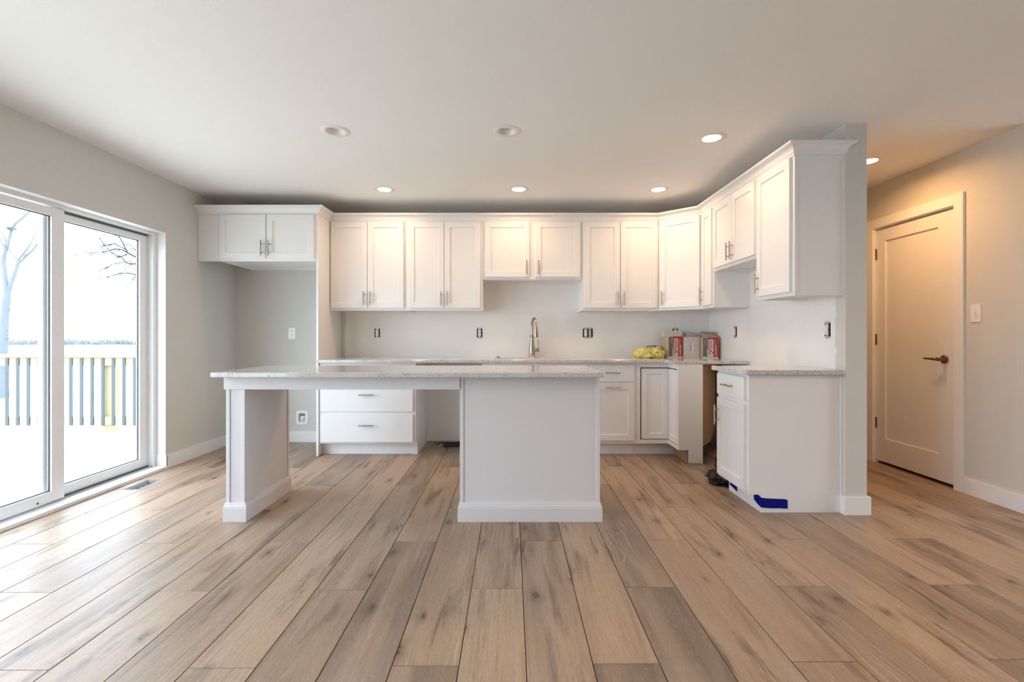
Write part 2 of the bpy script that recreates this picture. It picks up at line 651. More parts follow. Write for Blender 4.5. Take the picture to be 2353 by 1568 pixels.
def build_floor():
    me = bpy.data.meshes.new('floor')
    vs, fs, cols, mi = [], [], [], []
    rnd = random.Random(21)
    g, dz = 0.0012, 0.0026

    def plank(x0, x1, y0, y1, c):
        o = len(vs)
        e = 0.0014
        vs.extend([(x0 + g, y0 + g, -dz), (x1 - g, y0 + g, -dz), (x1 - g, y1 - g, -dz), (x0 + g, y1 - g, -dz),
                   (x0 + g + e, y0 + g + e, 0), (x1 - g - e, y0 + g + e, 0), (x1 - g - e, y1 - g - e, 0), (x0 + g + e, y1 - g - e, 0)])
        for f in ((4, 5, 6, 7), (0, 1, 5, 4), (1, 2, 6, 5), (2, 3, 7, 6), (3, 0, 4, 7)):
            fs.append(tuple(i + o for i in f))
            cols.append(c)
            mi.append(0)
    xlo, xhi, ylo, yhi = XW - 0.1, XE + 0.1, YF - 0.1, 6.6
    for kx in range(-16, 32):
        xa, xb = X0 + PW * kx, X0 + PW * (kx + 1)
        if xb < xlo or xa > xhi:
            continue
        base = 2.636 + 0.0035 * kx + {0: 0.0, 1: -0.995, 2: -0.497}[kx % 3]
        for n in range(-6, 5):
            ya, yb = base + LEN * n, base + LEN * (n + 1)
            if yb < ylo or ya > yhi:
                continue
            c = (rnd.random(), rnd.random(), rnd.random(), 1)
            a0, a1, b0, b1 = max(xa, xlo), min(xb, xhi), max(ya, ylo), min(yb, yhi)
            v = VENT
            if a1 <= v[0] or a0 >= v[1] or b1 <= v[2] or b0 >= v[3]:
                plank(a0, a1, b0, b1, c)
            else:       # board cut around the register hole
                if b0 < v[2]: plank(a0, a1, b0, v[2], c)
                if b1 > v[3]: plank(a0, a1, v[3], b1, c)
                m0, m1 = max(b0, v[2]), min(b1, v[3])
                if a0 < v[0]: plank(a0, v[0], m0, m1, c)
                if a1 > v[1]: plank(v[1], a1, m0, m1, c)
    # dark underlay seen only in the joints (with the same hole)
    o = len(vs)
    for (a, b, c_, d) in ((xlo, VENT[0], ylo, yhi), (VENT[1], xhi, ylo, yhi), (VENT[0], VENT[1], ylo, VENT[2]), (VENT[0], VENT[1], VENT[3], yhi)):
        o = len(vs)
        vs.extend([(a, c_, -0.0030), (b, c_, -0.0030), (b, d, -0.0030), (a, d, -0.0030)])
        fs.append((o, o + 1, o + 2, o + 3))
        cols.append((0, 0, 0, 1))
        mi.append(1)
    me.from_pydata(vs, [], fs)
    me.materials.append(M_FLOOR)
    me.materials.append(mat('joint_underlay', (0.06, 0.042, 0.03), 0.9))
    ca = me.color_attributes.new('plank', 'FLOAT_COLOR', 'CORNER')
    for p in me.polygons:
        p.material_index = mi[p.index]
        for li in p.loop_indices:
            ca.data[li].color = cols[p.index]
    me.update()
    ob = bpy.data.objects.new('floor', me)
    C.objects.link(ob)
    return struct(ob)


build_floor()

b = MB()
b.box(XW - 0.2, XE + 0.2, YF - 0.2, 6.7, HC, HC + 0.12)
struct(b.build('ceiling', M_CEIL))

DY0, DY1, DZ1 = 2.20, 4.077, 2.0         # patio door opening
WY0, WY1, WZ0, WZ1 = -0.9, 1.80, 0.10, 2.15
T = 0.16
b = MB()
for (y0, y1, z0, z1) in ((YF - T, WY0, 0, HC), (WY0, WY1, 0, WZ0), (WY0, WY1, WZ1, HC), (WY1, DY0, 0, HC),
                         (DY0, DY1, DZ1, HC), (DY1, YB + T, 0, HC), (DY0, DY1, -0.25, -0.004), (YF - T, DY0, -0.25, 0), (DY1, YB + T, -0.25, 0)):
    b.box(XW - T, XW, y0, y1, z0, z1)
struct(b.build('wall_left', M_GREIGE))

b = MB()
b.box(XW, -0.90, YB, YB + 0.013, 0, HC)
b.box(-0.90, -0.27, YB, YB + 0.013, 0.013, HC)
b.box(-0.27, 2.10, YB, YB + 0.013, 0, HC)
b.box(XW - T, 2.10, YB + 0.013, YB + T, 0, HC)
struct(b.build('wall_back', M_WBACK))

b = MB()
b.box(2.10, 2.233, 3.02, 6.55, 0, HC)
struct(b.build('wall_partition', M_WSTUB))

# hall wall with the opening for the interior door, and its outside corner
HD0, HD1, HDZ = 3.500, 4.305, 2.088
b = MB()
b.box(XR, XR + 0.13, 3.015, HD0, 0, HC)
b.box(XR, XR + 0.13, HD1, 6.55, 0, HC)
b.box(XR, XR + 0.13, HD0, HD1, HDZ, HC)
b.box(XR + 0.13, XE + 0.15, 3.015, 3.15, 0, HC)
struct(b.build('wall_right', M_GREIGE))
b = MB()
b.box(XR + 0.13, XR + 0.9, 3.15, 4.9, HC - 0.02, HC)
b.box(XR + 0.88, XR + 0.9, 3.15, 4.9, 0, HC)
b.box(XR + 0.13, XR + 0.9, 4.88, 4.9, 0, HC)
struct(b.build('wall_light_block', M_CAVSHADE))  # unseen black box added to stop light leaking under the hall door
b = MB()
b.box(2.1, XR + 0.13, 6.55, 6.68, 0, HC)
struct(b.build('wall_hall_end', M_GREIGE))
# far right and behind the camera, with an unseen window added for brightness
b = MB()
EW0, EW1 = 0.6, 2.95
b.box(XE, XE + 0.15, YF - T, EW0, 0, HC)
b.box(XE, XE + 0.15, EW1, 3.15, 0, HC)
b.box(XE, XE + 0.15, EW0, EW1, 0, 0.10)
b.box(XE, XE + 0.15, EW0, EW1, 2.30, HC)
struct(b.build('wall_far_right', M_GREIGE))
struct(MB().box(XW - T, XE + 0.15, YF - T, YF, 0, HC).build('wall_front', M_GREIGE))


def window(name, axis, a0, a1, z0, z1, plane, t=0.05):
    root = bpy.data.objects.new(name, None)
    C.objects.link(root)
    struct(root)
    fr, pn = MB(), MB()

    def bx(m, u0, u1, d0, d1, q0, q1):
        if axis == 'x':
            m.box(u0, u1, plane + d0, plane + d1, q0, q1)
        else:
            m.box(plane + d0, plane + d1, u0, u1, q0, q1)
    for (u0, u1, q0, q1) in ((a0, a0 + t, z0, z1), (a1 - t, a1, z0, z1), (a0 + t, a1 - t, z0, z0 + t), (a0 + t, a1 - t, z1 - t, z1), ((a0 + a1) / 2 - t / 2, (a0 + a1) / 2 + t / 2, z0 + t, z1 - t)):
        bx(fr, u0, u1, -0.03, 0.03, q0, q1)
    bx(pn, a0 + t, a1 - t, -0.003, 0.003, z0 + t, z1 - t)
    fr.build('window_frame', M_VINYL, root)
    pn.build('window_pane', M_GLASS, root)


window('window_1', 'y', WY0, WY1, WZ0, WZ1, XW - 0.11)
window('window_added', 'y', EW0, EW1, 0.10, 2.30, XE + 0.11)  # out of view, added to let in more daylight

# ---- patio door (sliding)
d1 = bpy.data.objects.new('door_1', None)
C.objects.link(d1)
d1.location = (XW - 0.1, 3.1, 0)
struct(d1, 'white sliding glass patio door opening onto the deck', 'patio door')
XF = -3.005


def local(mb, root):
    off = Vector(root.location)
    mb.v = [p - off for p in mb.v]
    return mb


b = MB()
b.box(XF - 0.10, XF, DY1 - 0.042, DY1, 0, DZ1)
b.box(XF - 0.10, XF, DY0, DY0 + 0.042, 0, DZ1)
b.box(XF - 0.10, XF, DY0 + 0.042, DY1 - 0.042, 1.975, DZ1)
b.box(XF - 0.10, XF + 0.012, DY0 + 0.0, DY1 - 0.0, 0.0, 0.026)
local(b, d1).build('door_frame', M_VINYL, d1, bevel=0.002)
b = MB()
b.box(XF - 0.052, XF - 0.046, DY0 + 0.042, DY1 - 0.042, 0.026, 0.040)
b.box(XF - 0.012, XF - 0.006, DY0 + 0.042, DY1 - 0.042, 0.026, 0.034)
local(b, d1).build('door_track', M_TRACK, d1)

b = MB()
b.box(XF - 0.056, XF - 0.046, 3.245, DY1 - 0.044, 1.958, 1.976)
b.box(XF - 0.046, XF - 0.040, 3.245, DY1 - 0.044, 0.0262, 0.040)
local(b, d1).build('gap_shade_strip', M_SEAL_SHADE, d1)  # dark strips painted in for the shaded gaps at panel head and foot


def sash(x_in, y0, y1, sl, sr):
    z0, z1 = 0.036, 1.966
    t = 0.034
    b = MB()
    zt, zb = 1.912, 0.104
    b.box(x_in - t, x_in, y0, y0 + sl, z0, z1)
    b.box(x_in - t, x_in, y1 - sr, y1, z0, z1)
    b.box(x_in - t, x_in, y0 + sl, y1 - sr, zt, z1)
    b.box(x_in - t, x_in, y0 + sl, y1 - sr, z0, zb)
    p = local(b, d1).build('door_panel', M_VINYL, d1, bevel=0.003)
    s = MB()
    e = 0.006
    ya, yb = y0 + sl, y1 - sr
    xa, xb = x_in - 0.022, x_in - 0.014
    s.box(xa, xb, ya, ya + e, zb, zt)
    s.box(xa, xb, yb - e, yb, zb, zt)
    s.box(xa, xb, ya, yb, zt - e, zt)
    s.box(xa, xb, ya, yb, zb, zb + e)
    so = local(s, d1).build('glazing_seal', M_SEAL_SHADE, p)
    g = MB()
    g.box(x_in - 0.020, x_in - 0.016, ya + e, yb - e, zb + e, zt - e)
    local(g, d1).build('glass_pane', M_GLASS, p)
    return p


sash(XF - 0.008, DY0 + 0.042, 3.243, 0.09, 0.090)
sash(XF - 0.050, 3.135, DY1 - 0.042, 0.090, 0.080)
b = MB()
b.lathe([(0.006, 0), (0.006, 0.003)], 12, M=Matrix.Translation((XF - 0.0085, 3.058, 0.056)) @ Matrix.Rotation(PI / 2, 4, 'Y'))
local(b, d1).build('screw_hole', M_BLACK, d1)

# white return linings and threshold board
b = MB()
b.box(XF + 0.012, XW + 0.018, DY0 - 0.03, DY1 + 0.04, 0.0, 0.024)
struct(b.build('trim_1', M_TRIM, bevel=0.002))
b = MB()
b.box(XF, XW + 0.001, DY1 - 0.004, DY1 + 0.0, 0.024, DZ1)
b.box(XF, XW + 0.001, DY0, DY1, DZ1 - 0.004, DZ1)
struct(b.build('trim_2', M_TRIM))

# ---- baseboards
BH, BT = 0.115, 0.016


def base(name, boxes):
    b = MB()
    for q in boxes:
        b.box(*q, 0.0, BH)
    return struct(b.build(name, M_TRIM, bevel=0.002))


base('baseboard_left', [(XW, XW + BT, DY1 - 0.012, YB - BT), (XF + 0.012, XW + BT, DY1 - 0.016, DY1 - 0.0),
                        (XW, XW + BT, YF, DY0)])
base('baseboard_back', [(XW, -1.826, YB - BT, YB)])
base('baseboard_partition', [(2.10 - BT, 2.233 + BT, 3.02 - BT, 3.02), (2.10 - BT, 2.10, 3.02, 3.054), (2.233, 2.233 + BT, 3.02, 6.5)])
base('baseboard_right', [(XR - BT, XR, 3.015 - BT, HD0 - 0.068), (XR - BT, XE, 3.015 - BT, 3.015), (XR - BT, XR, HD1 + 0.068, 6.5)])

# ---- interior door in the hall
d2 = bpy.data.objects.new('door_2', None)
C.objects.link(d2)
d2.location = (XR, 3.9, 0)
struct(d2, 'closed white one-panel interior door with brass lever in the hall', 'door')
CW = 0.070
b = MB()
b.box(XR - 0.018, XR, HD0 - CW + 0.005, HD0 + 0.010, 0, HDZ + CW)
b.box(XR - 0.018, XR, HD1 - 0.010, HD1 + CW - 0.005, 0, HDZ + CW)
b.box(XR - 0.018, XR, HD0 + 0.010, HD1 - 0.010, HDZ - 0.010, HDZ + CW)
local(b, d2).build('door_casing', M_TRIM, d2, bevel=0.002)
b = MB()
b.box(XR - 0.004, XR + 0.13, HD0, HD0 + 0.018, 0, HDZ)
b.box(XR - 0.004, XR + 0.13, HD1 - 0.018, HD1, 0, HDZ)
b.box(XR - 0.004, XR + 0.13, HD0 + 0.018, HD1 - 0.018, HDZ - 0.018, HDZ)
local(b, d2).build('door_jamb', M_TRIM, d2)
sy0, sy1, sz0, sz1 = HD0 + 0.021, HD1 - 0.021, 0.024, HDZ - 0.024
xs_ = XR + 0.012
py0, py1, pz0, pz1 = 3.668, 4.190, 0.228, 1.955
b = MB()
# local x runs towards the camera here, so the frame is mapped through a quarter turn
QM = Matrix(((0, 1, 0, 0), (-1, 0, 0, 0), (0, 0, 1, 0), (0, 0, 0, 1)))
b.framed(-sy1, -sy0, sz0, sz1, (sy1 - py1, py0 - sy0, pz0 - sz0, sz1 - pz1), xs_, xs_ + 0.036, 0.012, QM)
slab = local(b, d2).build('door_slab', M_DOORW, d2, bevel=0.002)
for hz in (1.85, 1.095, 0.355):
    h = MB()
    h.box(xs_ - 0.003, xs_ + 0.002, sy1 - 0.004, sy1 + 0.018, hz - 0.045, hz + 0.045)
    h.tube([(xs_ - 0.006, sy1 + 0.002, hz - 0.048), (xs_ - 0.006, sy1 + 0.002, hz + 0.048)], 0.006, 10)
    local(h, d2).build('hinge', M_BRASS, d2)
h = MB()
hx, hy, hz = xs_, 3.612, 0.948
MR = Matrix.Translation((hx, hy, hz)) @ Matrix.Rotation(-PI / 2, 4, 'Y')
h.lathe([(0.033, 0.0), (0.033, 0.005), (0.029, 0.010), (0.016, 0.012), (0.013, 0.020), (0.012, 0.050), (0.014, 0.055), (0.0, 0.057)], 28, M=MR, caps=False)
h.tube([(hx - 0.046, hy, hz), (hx - 0.048, hy + 0.03, hz), (hx - 0.050, hy + 0.034, hz), (hx - 0.050, hy + 0.060, hz + 0.001), (hx - 0.050, hy + 0.125, hz + 0.002)],
       [0.011, 0.0105, 0.012, 0.008, 0.0065], 12)
local(h, d2).build('door_handle', M_BRASS, slab, smooth=True).location = (0, 0, 0)


# ------------------------------------------------------------------ cabinet parts
def handle_mesh(horizontal, L=0.140, cc=0.076, so=0.030, r=0.0056):
    m = MB()
    if horizontal:
        m.tube([(-L / 2, -so, 0), (L / 2, -so, 0)], r, 12)
        for s in (-1, 1):
            m.tube([(s * cc / 2, 0, 0), (s * cc / 2, -so, 0)], 0.0042, 10)
    else:
        m.tube([(0, -so, -L / 2), (0, -so, L / 2)], r, 12)
        for s in (-1, 1):
            m.tube([(0, 0, s * cc / 2), (0, -so, s * cc / 2)], 0.0042, 10)
    return m


def add_handle(parent, x, y, z, horizontal=False):
    return handle_mesh(horizontal).build('handle', M_NICKEL, parent, loc=(x, y, z), smooth=True)


TD = 0.020      # door thickness


def shaker(parent, x0, x1, z0, z1, y, name='door', fw=0.056, mat_=None, rec=0.009):
    """shaker front; its back lies on local y, its face on y-TD"""
    m = MB()
    m.framed(x0, x1, z0, z1, fw, y - TD, y, rec)
    return m.build(name, mat_ or M_CAB, parent, bevel=0.0016)


def slab_front(parent, x0, x1, z0, z1, y, name='drawer'):
    m = MB()
    m.box(x0, x1, y - TD, y, z0, z1)
    return m.build(name, M_CAB, parent, bevel=0.003)


def upper(label, ox, oy, rz, wd, dp, z0, z1, doors, skin=None, handle_z=0.092, top=2.257, bot_gap=0.026, extra=None, left_fill=0.0):
    """wall cabinet. local x along the wall, front towards -y; origin on the wall at floor level"""
    t = thing('wall_cabinet', label, 'cabinet', (ox, oy, 0), rz)
    m = MB()
    e = 0.0006
    m.box(e, wd - e, -dp, 0.0, z0 + 0.016, z1)
    m.box(e, 0.018, -dp, 0.0, z0, z0 + 0.016)
    m.box(wd - 0.018, wd - e, -dp, 0.0, z0, z0 + 0.016)
    m.box(0.018, wd - 0.018, -dp, -dp + 0.020, z0, z0 + 0.016)
    m.box(0.018, wd - 0.018, -0.018, 0.0, z0, z0 + 0.016)
    if left_fill:
        m.box(-left_fill, -e, -dp, -dp + 0.019, z0, z1)
    if extra:
        extra(m)
    m.build('cabinet_body', M_CAB, t, bevel=0.0012)
    # screw heads in the nailer under the box
    for sx in (0.28, 0.72):
        s = MB()
        s.lathe([(0.004, 0), (0.004, 0.002)], 10)
        s.build('screw', M_STEEL, t, loc=(wd * sx, -0.009, z0 - 0.002))
    for (a, c, side) in doors:
        zb = z0 + bot_gap
        d = shaker(t, a, c, zb, top, -dp)
        if side:
            hx = (c - 0.029) if side == 'r' else (a + 0.029)
            add_handle(d, hx, -dp - TD, zb + handle_z)
    return t


DU = YB - 4.785          # 0.315 upper depth
Z36, Z24, ZT = 1.377, 1.684, 2.286
# fridge cabinet, with its filler to the left wall
upper('white short two-door wall cabinet hung above the empty fridge alcove', -2.735, YB, 0, 0.910, YB - 4.495, 1.823, ZT,
      [(0.018, 0.446, 'r'), (0.456, 0.892, 'l')], handle_z=0.095, bot_gap=0.022, left_fill=2.93 - 2.735 - 0.002)
upper('tall white two-door wall cabinet beside the tall fridge panel', -1.803, YB, 0, 0.748, DU, Z36, ZT,
      [(0.014, 0.373, 'r'), (0.378, 0.735, 'l')])
upper('tall white two-door wall cabinet left of the short one above the sink', -1.054, YB, 0, 0.771, DU, Z36, ZT,
      [(0.036, 0.386, 'r'), (0.391, 0.745, 'l')])
upper('short white two-door wall cabinet centred above the kitchen faucet', -0.282, YB, 0, 0.983, DU, Z24, ZT,
      [(0.022, 0.463, 'r'), (0.522, 0.962, 'l')])
upper('tall white two-door wall cabinet between the sink cabinet and the angled corner one', 0.702, YB, 0, 0.762, DU, Z36, ZT,
      [(0.022, 0.376, 'r'), (0.383, 0.740, 'l')])
XP = 2.10
# angled corner cabinet
CA, CB = (1.466, 4.785), (1.785, 4.492)
t = thing('wall_cabinet', 'angled one-door white wall cabinet turning the kitchen corner', 'cabinet', (CA[0], CA[1], 0))
m = MB()
pl = [(0.001, 0), (CB[0] - CA[0], CB[1] - CA[1]), (XP - CA[0], CB[1] - CA[1]), (XP - CA[0], YB - CA[1]), (0.001, YB - CA[1])]
m.prism(pl, Z36 + 0.016, ZT)
ang = math.atan2(CB[1] - CA[1], CB[0] - CA[0])
LD = math.hypot(CB[0] - CA[0], CB[1] - CA[1])
RM = Matrix.Rotation(ang, 4, 'Z')
m.box(0.0, LD, 0.0, 0.02, Z36, Z36 + 0.016, M=RM)
m.box(0.001, 0.019, 0.0, YB - CA[1], Z36, Z36 + 0.016)
m.box(CB[0] - CA[0], XP - CA[0], CB[1] - CA[1], CB[1] - CA[1] + 0.018, Z36, Z36 + 0.016)
m.box(0.019, XP - CA[0], YB - CA[1] - 0.018, YB - CA[1], Z36, Z36 + 0.016)
m.build('cabinet_body', M_CAB, t, bevel=0.0012)
d = MB()
x0, x1, z0, z1, fw = 0.022, LD - 0.022, Z36 + 0.026, 2.257, 0.056
d.framed(x0, x1, z0, z1, fw, -TD, 0, 0.009)
do = d.build('door', M_CAB, t, bevel=0.0016)
do.rotation_euler = (0, 0, ang)
add_handle(do, x0 + 0.029, -TD, z0 + 0.092)
DR = XP - 1.785
upper('narrow one-door white wall cabinet between the angled corner and range gap', XP, 4.4915, -PI / 2, 0.2595, DR, Z36, ZT,
      [(0.024, 0.238, 'l')])
upper('short white two-door wall cabinet over the open range gap', XP, 4.231, -PI / 2, 0.744, DR, Z24 + 0.006, ZT,
      [(0.014, 0.369, 'r'), (0.374, 0.730, 'l')])


def endskin(m):
    # thin framed end panel on the side towards the room
    wd = 0.449
    m.box(wd, wd + 0.004, -DR, -DR + 0.022, Z36, 2.262)
    m.box(wd, wd + 0.004, -0.010, 0.0, Z36, 2.262)
    m.box(wd, wd + 0.004, -DR + 0.022, -0.010, 2.240, 2.262)


upper('large one-door white wall cabinet at the open end of the right run', XP, 3.482, -PI / 2, 0.449, DR, Z36 + 0.002, ZT,
      [(0.018, 0.427, 'l')], extra=endskin)

# tall panel at the fridge alcove
t = tag(MB().box(-1.824, -1.8045, 4.495, YB, 0, 2.27).build('fridge_panel', M_CAB, bevel=0.0012),
        'tall white panel standing on the floor between fridge alcove and counter', 'panel')

# ---- crown moulding over all wall cabinets
path = [(XW + 0.001, 4.495), (-1.805, 4.495), (-1.805, 4.785), (1.466, 4.785), (1.785, 4.492), (1.785, 3.030), (2.098, 3.030)]
prof = [(0.001, 2.262), (0.006, 2.262), (0.006, 2.272), (0.011, 2.276)]
for i in range(0, 9):
    a = i / 8 * PI / 2
    prof.append((0.014 + 0.042 * (1 - math.cos(a)), 2.279 + 0.040 * math.sin(a)))
prof += [(0.060, 2.321), (0.060, 2.335), (0.001, 2.335)]
m = MB()
P = [Vector(p) for p in path]
rings = []
for i, p in enumerate(P):
    if i == 0:
        n_ = Vector((0, -1)); sc = 1
    elif i == len(P) - 1:
        dd = (P[i] - P[i - 1]).normalized(); n_ = Vector((dd.y, -dd.x)); sc = 1
    else:
        d0 = (P[i] - P[i - 1]).normalized(); d1_ = (P[i + 1] - P[i]).normalized()
        n0 = Vector((d0.y, -d0.x)); n1_ = Vector((d1_.y, -d1_.x))
        n_ = (n0 + n1_).normalized(); sc = 1 / max(0.2, n_.dot(n0))
    ring = []
    for (o_, z) in prof:
        q = p + n_ * (o_ * sc)
        if i == len(P) - 1:
            q = q + Vector((o_ * 0.72, 0))     # return cut slants outward past the wall corner
        ring.append((q.x, q.y, z))
    rings.append(ring)
np_ = len(prof)
vs = [q for r_ in rings for q in r_]
fs = []
for i in range(len(rings) - 1):
    for k_ in range(np_):
        k2 = (k_ + 1) % np_
        fs.append((i * np_ + k_, i * np_ + k2, (i + 1) * np_ + k2, (i + 1) * np_ + k_))
fs.append(tuple(range(np_)))
fs.append(tuple((len(rings) - 1) * np_ + k_ for k_ in range(np_)))
m.add(vs, fs)
tag(m.build('crown_moulding', M_CAB), 'white crown moulding running along the tops of all wall cabinets', 'moulding')

# ------------------------------------------------------------------ base cabinets
YBF = 4.515      # face of the back base run
ZC = 0.874       # top of base boxes
TK = 0.114


def basecab(name, label, ox, wd, deep=YB - YBF, y_wall=YB, toe_x0=0.0):
    t = thing(name, label, 'cabinet', (ox, y_wall, 0))
    m = MB()
    e = 0.0006
    m.box(e, wd - e, -deep, -0.002, TK, ZC)
    m.build('cabinet_body', M_CAB, t, bevel=0.0012)
    k_ = MB()
    k_.box(e, wd - e, -deep + 0.073, -deep + 0.089, 0, TK)
    k_.box(e, 0.016, -deep + 0.089, -0.002, 0, TK)
    k_.box(wd - 0.016, wd - e, -deep + 0.089, -0.002, 0, TK)
    k_.build('toe_kick', M_CAB, t)
    return t


dB = YB - YBF
t = basecab('base_cabinet', 'white three-drawer base cabinet standing left of the dishwasher gap', -1.803, 0.908)
for (za, zb) in ((0.130, 0.391), (0.415, 0.675), (0.700, 0.850)):
    d = slab_front(t, 0.018, 0.882, za, zb, -dB)
    add_handle(d, 0.449, -dB - TD, za + (0.160 if zb < 0.8 else 0.075), True)
t = basecab('sink_base_cabinet', 'white sink base cabinet under the faucet, mostly hidden by the island', -0.279, 0.993)
slab_front(t, 0.022, 0.971, 0.700, 0.842, -dB, 'false_drawer_front')
for a, c, s in ((0.022, 0.463, 'r'), (0.522, 0.971, 'l')):
    d = shaker(t, a, c, 0.130, 0.685, -dB)
    add_handle(d, (c - 0.029) if s == 'r' else (a + 0.029), -dB - TD, 0.59)
t = basecab('base_cabinet', 'white base cabinet with one drawer above a pull-out door beside the sink', 0.7145, 0.456)
d = slab_front(t, 0.026, 0.434, 0.697, 0.852, -dB)
add_handle(d, 0.230, -dB - TD, 0.782, True)
d = shaker(t, 0.026, 0.434, 0.144, 0.675, -dB)
add_handle(d, 0.232, -dB - TD, 0.646, True)

# lazy-susan corner base cabinet
XL, XI, YE = 1.1715, 1.473, 4.243
t = thing('corner_base_cabinet', 'white inside-corner base cabinet with folding two-leaf door and open brown back', 'cabinet', (XI, YBF, 0))


def L3(m):
    off = Vector((XI, YBF, 0))
    m.v = [p - off for p in m.v]
    return m


m = MB()
# face frames: back-run leg
m.box(XL, XL + 0.040, YBF, YBF + 0.020, TK, ZC)
m.box(XL + 0.040, XI, YBF, YBF + 0.020, TK, TK + 0.036)
m.box(XL + 0.040, XI, YBF, YBF + 0.020, 0.828, ZC)
# right leg
m.box(XI, XI + 0.020, YE + 0.0, YE + 0.030, TK, ZC)
m.box(XI, XI + 0.020, YE + 0.030, YBF + 0.02, TK, TK + 0.036)
m.box(XI, XI + 0.020, YE + 0.030, YBF + 0.02, 0.828, ZC)
# end panel, notched at the toe, only a hand wide
m.box(XI + 0.020, 1.690, YE, YE + 0.016, TK, ZC)
m.box(1.568, 1.690, YE, YE + 0.016, 0, TK)
# left side, bottom deck
m.box(XL, XL + 0.012, YBF + 0.020, YB - 0.006, TK, ZC)
L3(m).build('cabinet_body', M_CAB, t, bevel=0.0012)
m = MB()   # raw back, slanting away behind the end panel and rounding under
N = 10
vs, fs = [], []
for i in range(N + 1):
    u = i / N
    x, y = 1.690 + 0.24 * u, YE + 0.010 + 0.32 * u
    vs += [(x, y, 0.145 + (0.10 * max(0, (u - 0.5) / 0.5) ** 2)), (x, y, ZC - 0.004)]
for i in range(N):
    fs.append((2 * i, 2 * i + 2, 2 * i + 3, 2 * i + 1))
m.add(vs, fs)
m.box(1.930, 1.936, YE + 0.33, YB - 0.02, 0.245, ZC - 0.004)
m.prism([(XL + 0.014, YBF + 0.022), (XI + 0.022, YBF + 0.022), (XI + 0.022, YE + 0.02), (1.680, YE + 0.02), (1.80, 4.56), (1.80, 4.95), (1.7, YB - 0.01), (XL + 0.014, YB - 0.01)], TK + 0.002, TK + 0.014)
bo = L3(m).build('cabinet_back', M_RAWBOARD, t)
so = bo.modifiers.new('thick', 'SOLIDIFY'); so.thickness = 0.005
m = MB()
m.box(XL, XI + 0.09, YBF + 0.073, YBF + 0.089, 0, TK)
L3(m).build('toe_kick', M_CAB, t)
m = MB()
m.box(XI + 0.078, XI + 0.094, YE + 0.016, YBF + 0.073, 0, TK)
o = L3(m).build('toe_kick', M_RAWBOARD, t)
o['label'] = 'unpainted brown toe board'
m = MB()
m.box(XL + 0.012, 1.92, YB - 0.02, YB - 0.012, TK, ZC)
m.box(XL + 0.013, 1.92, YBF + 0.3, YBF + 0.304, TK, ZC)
L3(m).build('gap_shade_sheet', M_CAVSHADE, t)  # near-black sheets painting the darkness behind the door gaps


def leaf(x0, x1, rz, loc):
    m = MB()
    z0, z1, fw = 0.157, 0.8195, 0.052
    m.framed(x0, x1, z0, z1, fw, 0, TD, 0.009)
    o = m.build('door_leaf', M_CAB, t, loc=loc, bevel=0.0016)
    o.rotation_euler = (0, 0, rz)
    return o


leaf(-(XI - XL) + 0.050, -0.0015, 0, (0, -0.001, 0))
leaf(0.0015, YBF - YE - 0.036, -PI / 2, (-0.001, 0, 0))

# right-hand end base cabinet, facing the range gap side
RX, RY0, RY1 = 1.508, 3.055, 3.505
t = thing('base_cabinet', 'white end base cabinet with a drawer and door, taped side facing the room', 'cabinet', (XP, RY1, 0), -PI / 2)
wd, dp = RY1 - RY0, XP - RX - 0.0
m = MB()
m.box(0.001, wd - 0.016, -dp, -0.001, TK, ZC)
# notched finished side panel
m.box(wd - 0.016, wd, -dp, -0.001, TK, ZC)
m.box(wd - 0.016, wd, -dp + 0.078, -0.001, 0, TK)
m.box(wd, wd + 0.003, -0.010, -0.001, 0, ZC)
m.build('cabinet_body', M_CAB, t, bevel=0.0012)
m = MB()
m.box(0.001, wd - 0.018, -dp + 0.078, -dp + 0.094, 0, TK)
m.build('toe_kick', M_CAB, t)
d = slab_front(t, 0.022, 0.425, 0.708, 0.860, -dp)
add_handle(d, 0.218, -dp - TD, 0.787, True)
d = shaker(t, 0.022, 0.425, 0.135, 0.684, -dp)
add_handle(d, 0.052, -dp - TD, 0.560)

# ------------------------------------------------------------------ countertops
ZQ = 0.903


def counter(name, pts, z1, th, label, hole=None, round_at=()):
    me = bpy.data.meshes.new(name)
    bm = bmesh.new()
    vs = [bm.verts.new((x, y, z1)) for x, y in pts]
    f = bm.faces.new(vs)
    if hole:
        x0, x1, y0, y1 = hole
        # rounded hole by bridging: build outer/inner loops and fill
        bm.faces.remove(f)
        hp = []
        r = 0.05
        for (cx, cy_, a0) in ((x1 - r, y1 - r, 0), (x0 + r, y1 - r, PI / 2), (x0 + r, y0 + r, PI), (x1 - r, y0 + r, 1.5 * PI)):
            for i in range(7):
                a = a0 + i / 6 * PI / 2
                hp.append(bm.verts.new((cx + r * math.cos(a), cy_ + r * math.sin(a), z1)))
        eds = []
        for L_ in (vs, hp):
            for i in range(len(L_)):
                eds.append(bm.edges.new((L_[i], L_[(i + 1) % len(L_)])) if bm.edges.get((L_[i], L_[(i + 1) % len(L_)])) is None else bm.edges.get((L_[i], L_[(i + 1) % len(L_)])))
        bmesh.ops.triangle_fill(bm, use_beauty=True, use_dissolve=False, edges=eds)
    bm.normal_update()
    for fc in bm.faces:
        if fc.normal.z < 0:
            fc.normal_flip()
    g = bmesh.ops.extrude_face_region(bm, geom=list(bm.faces))
    for e in g['geom']:
        if isinstance(e, bmesh.types.BMVert):
            e.co.z -= th
    bmesh.ops.recalc_face_normals(bm, faces=bm.faces)
    bm.to_mesh(me)
    bm.free()
    me.materials.append(M_QUARTZ)
    o = bpy.data.objects.new(name, me)
    C.objects.link(o)
    bv = o.modifiers.new('bevel', 'BEVEL')
    bv.width = 0.004
    bv.segments = 3
    bv.limit_method = 'ANGLE'
    bv.angle_limit = math.radians(50)
    return tag(o, label, 'countertop')


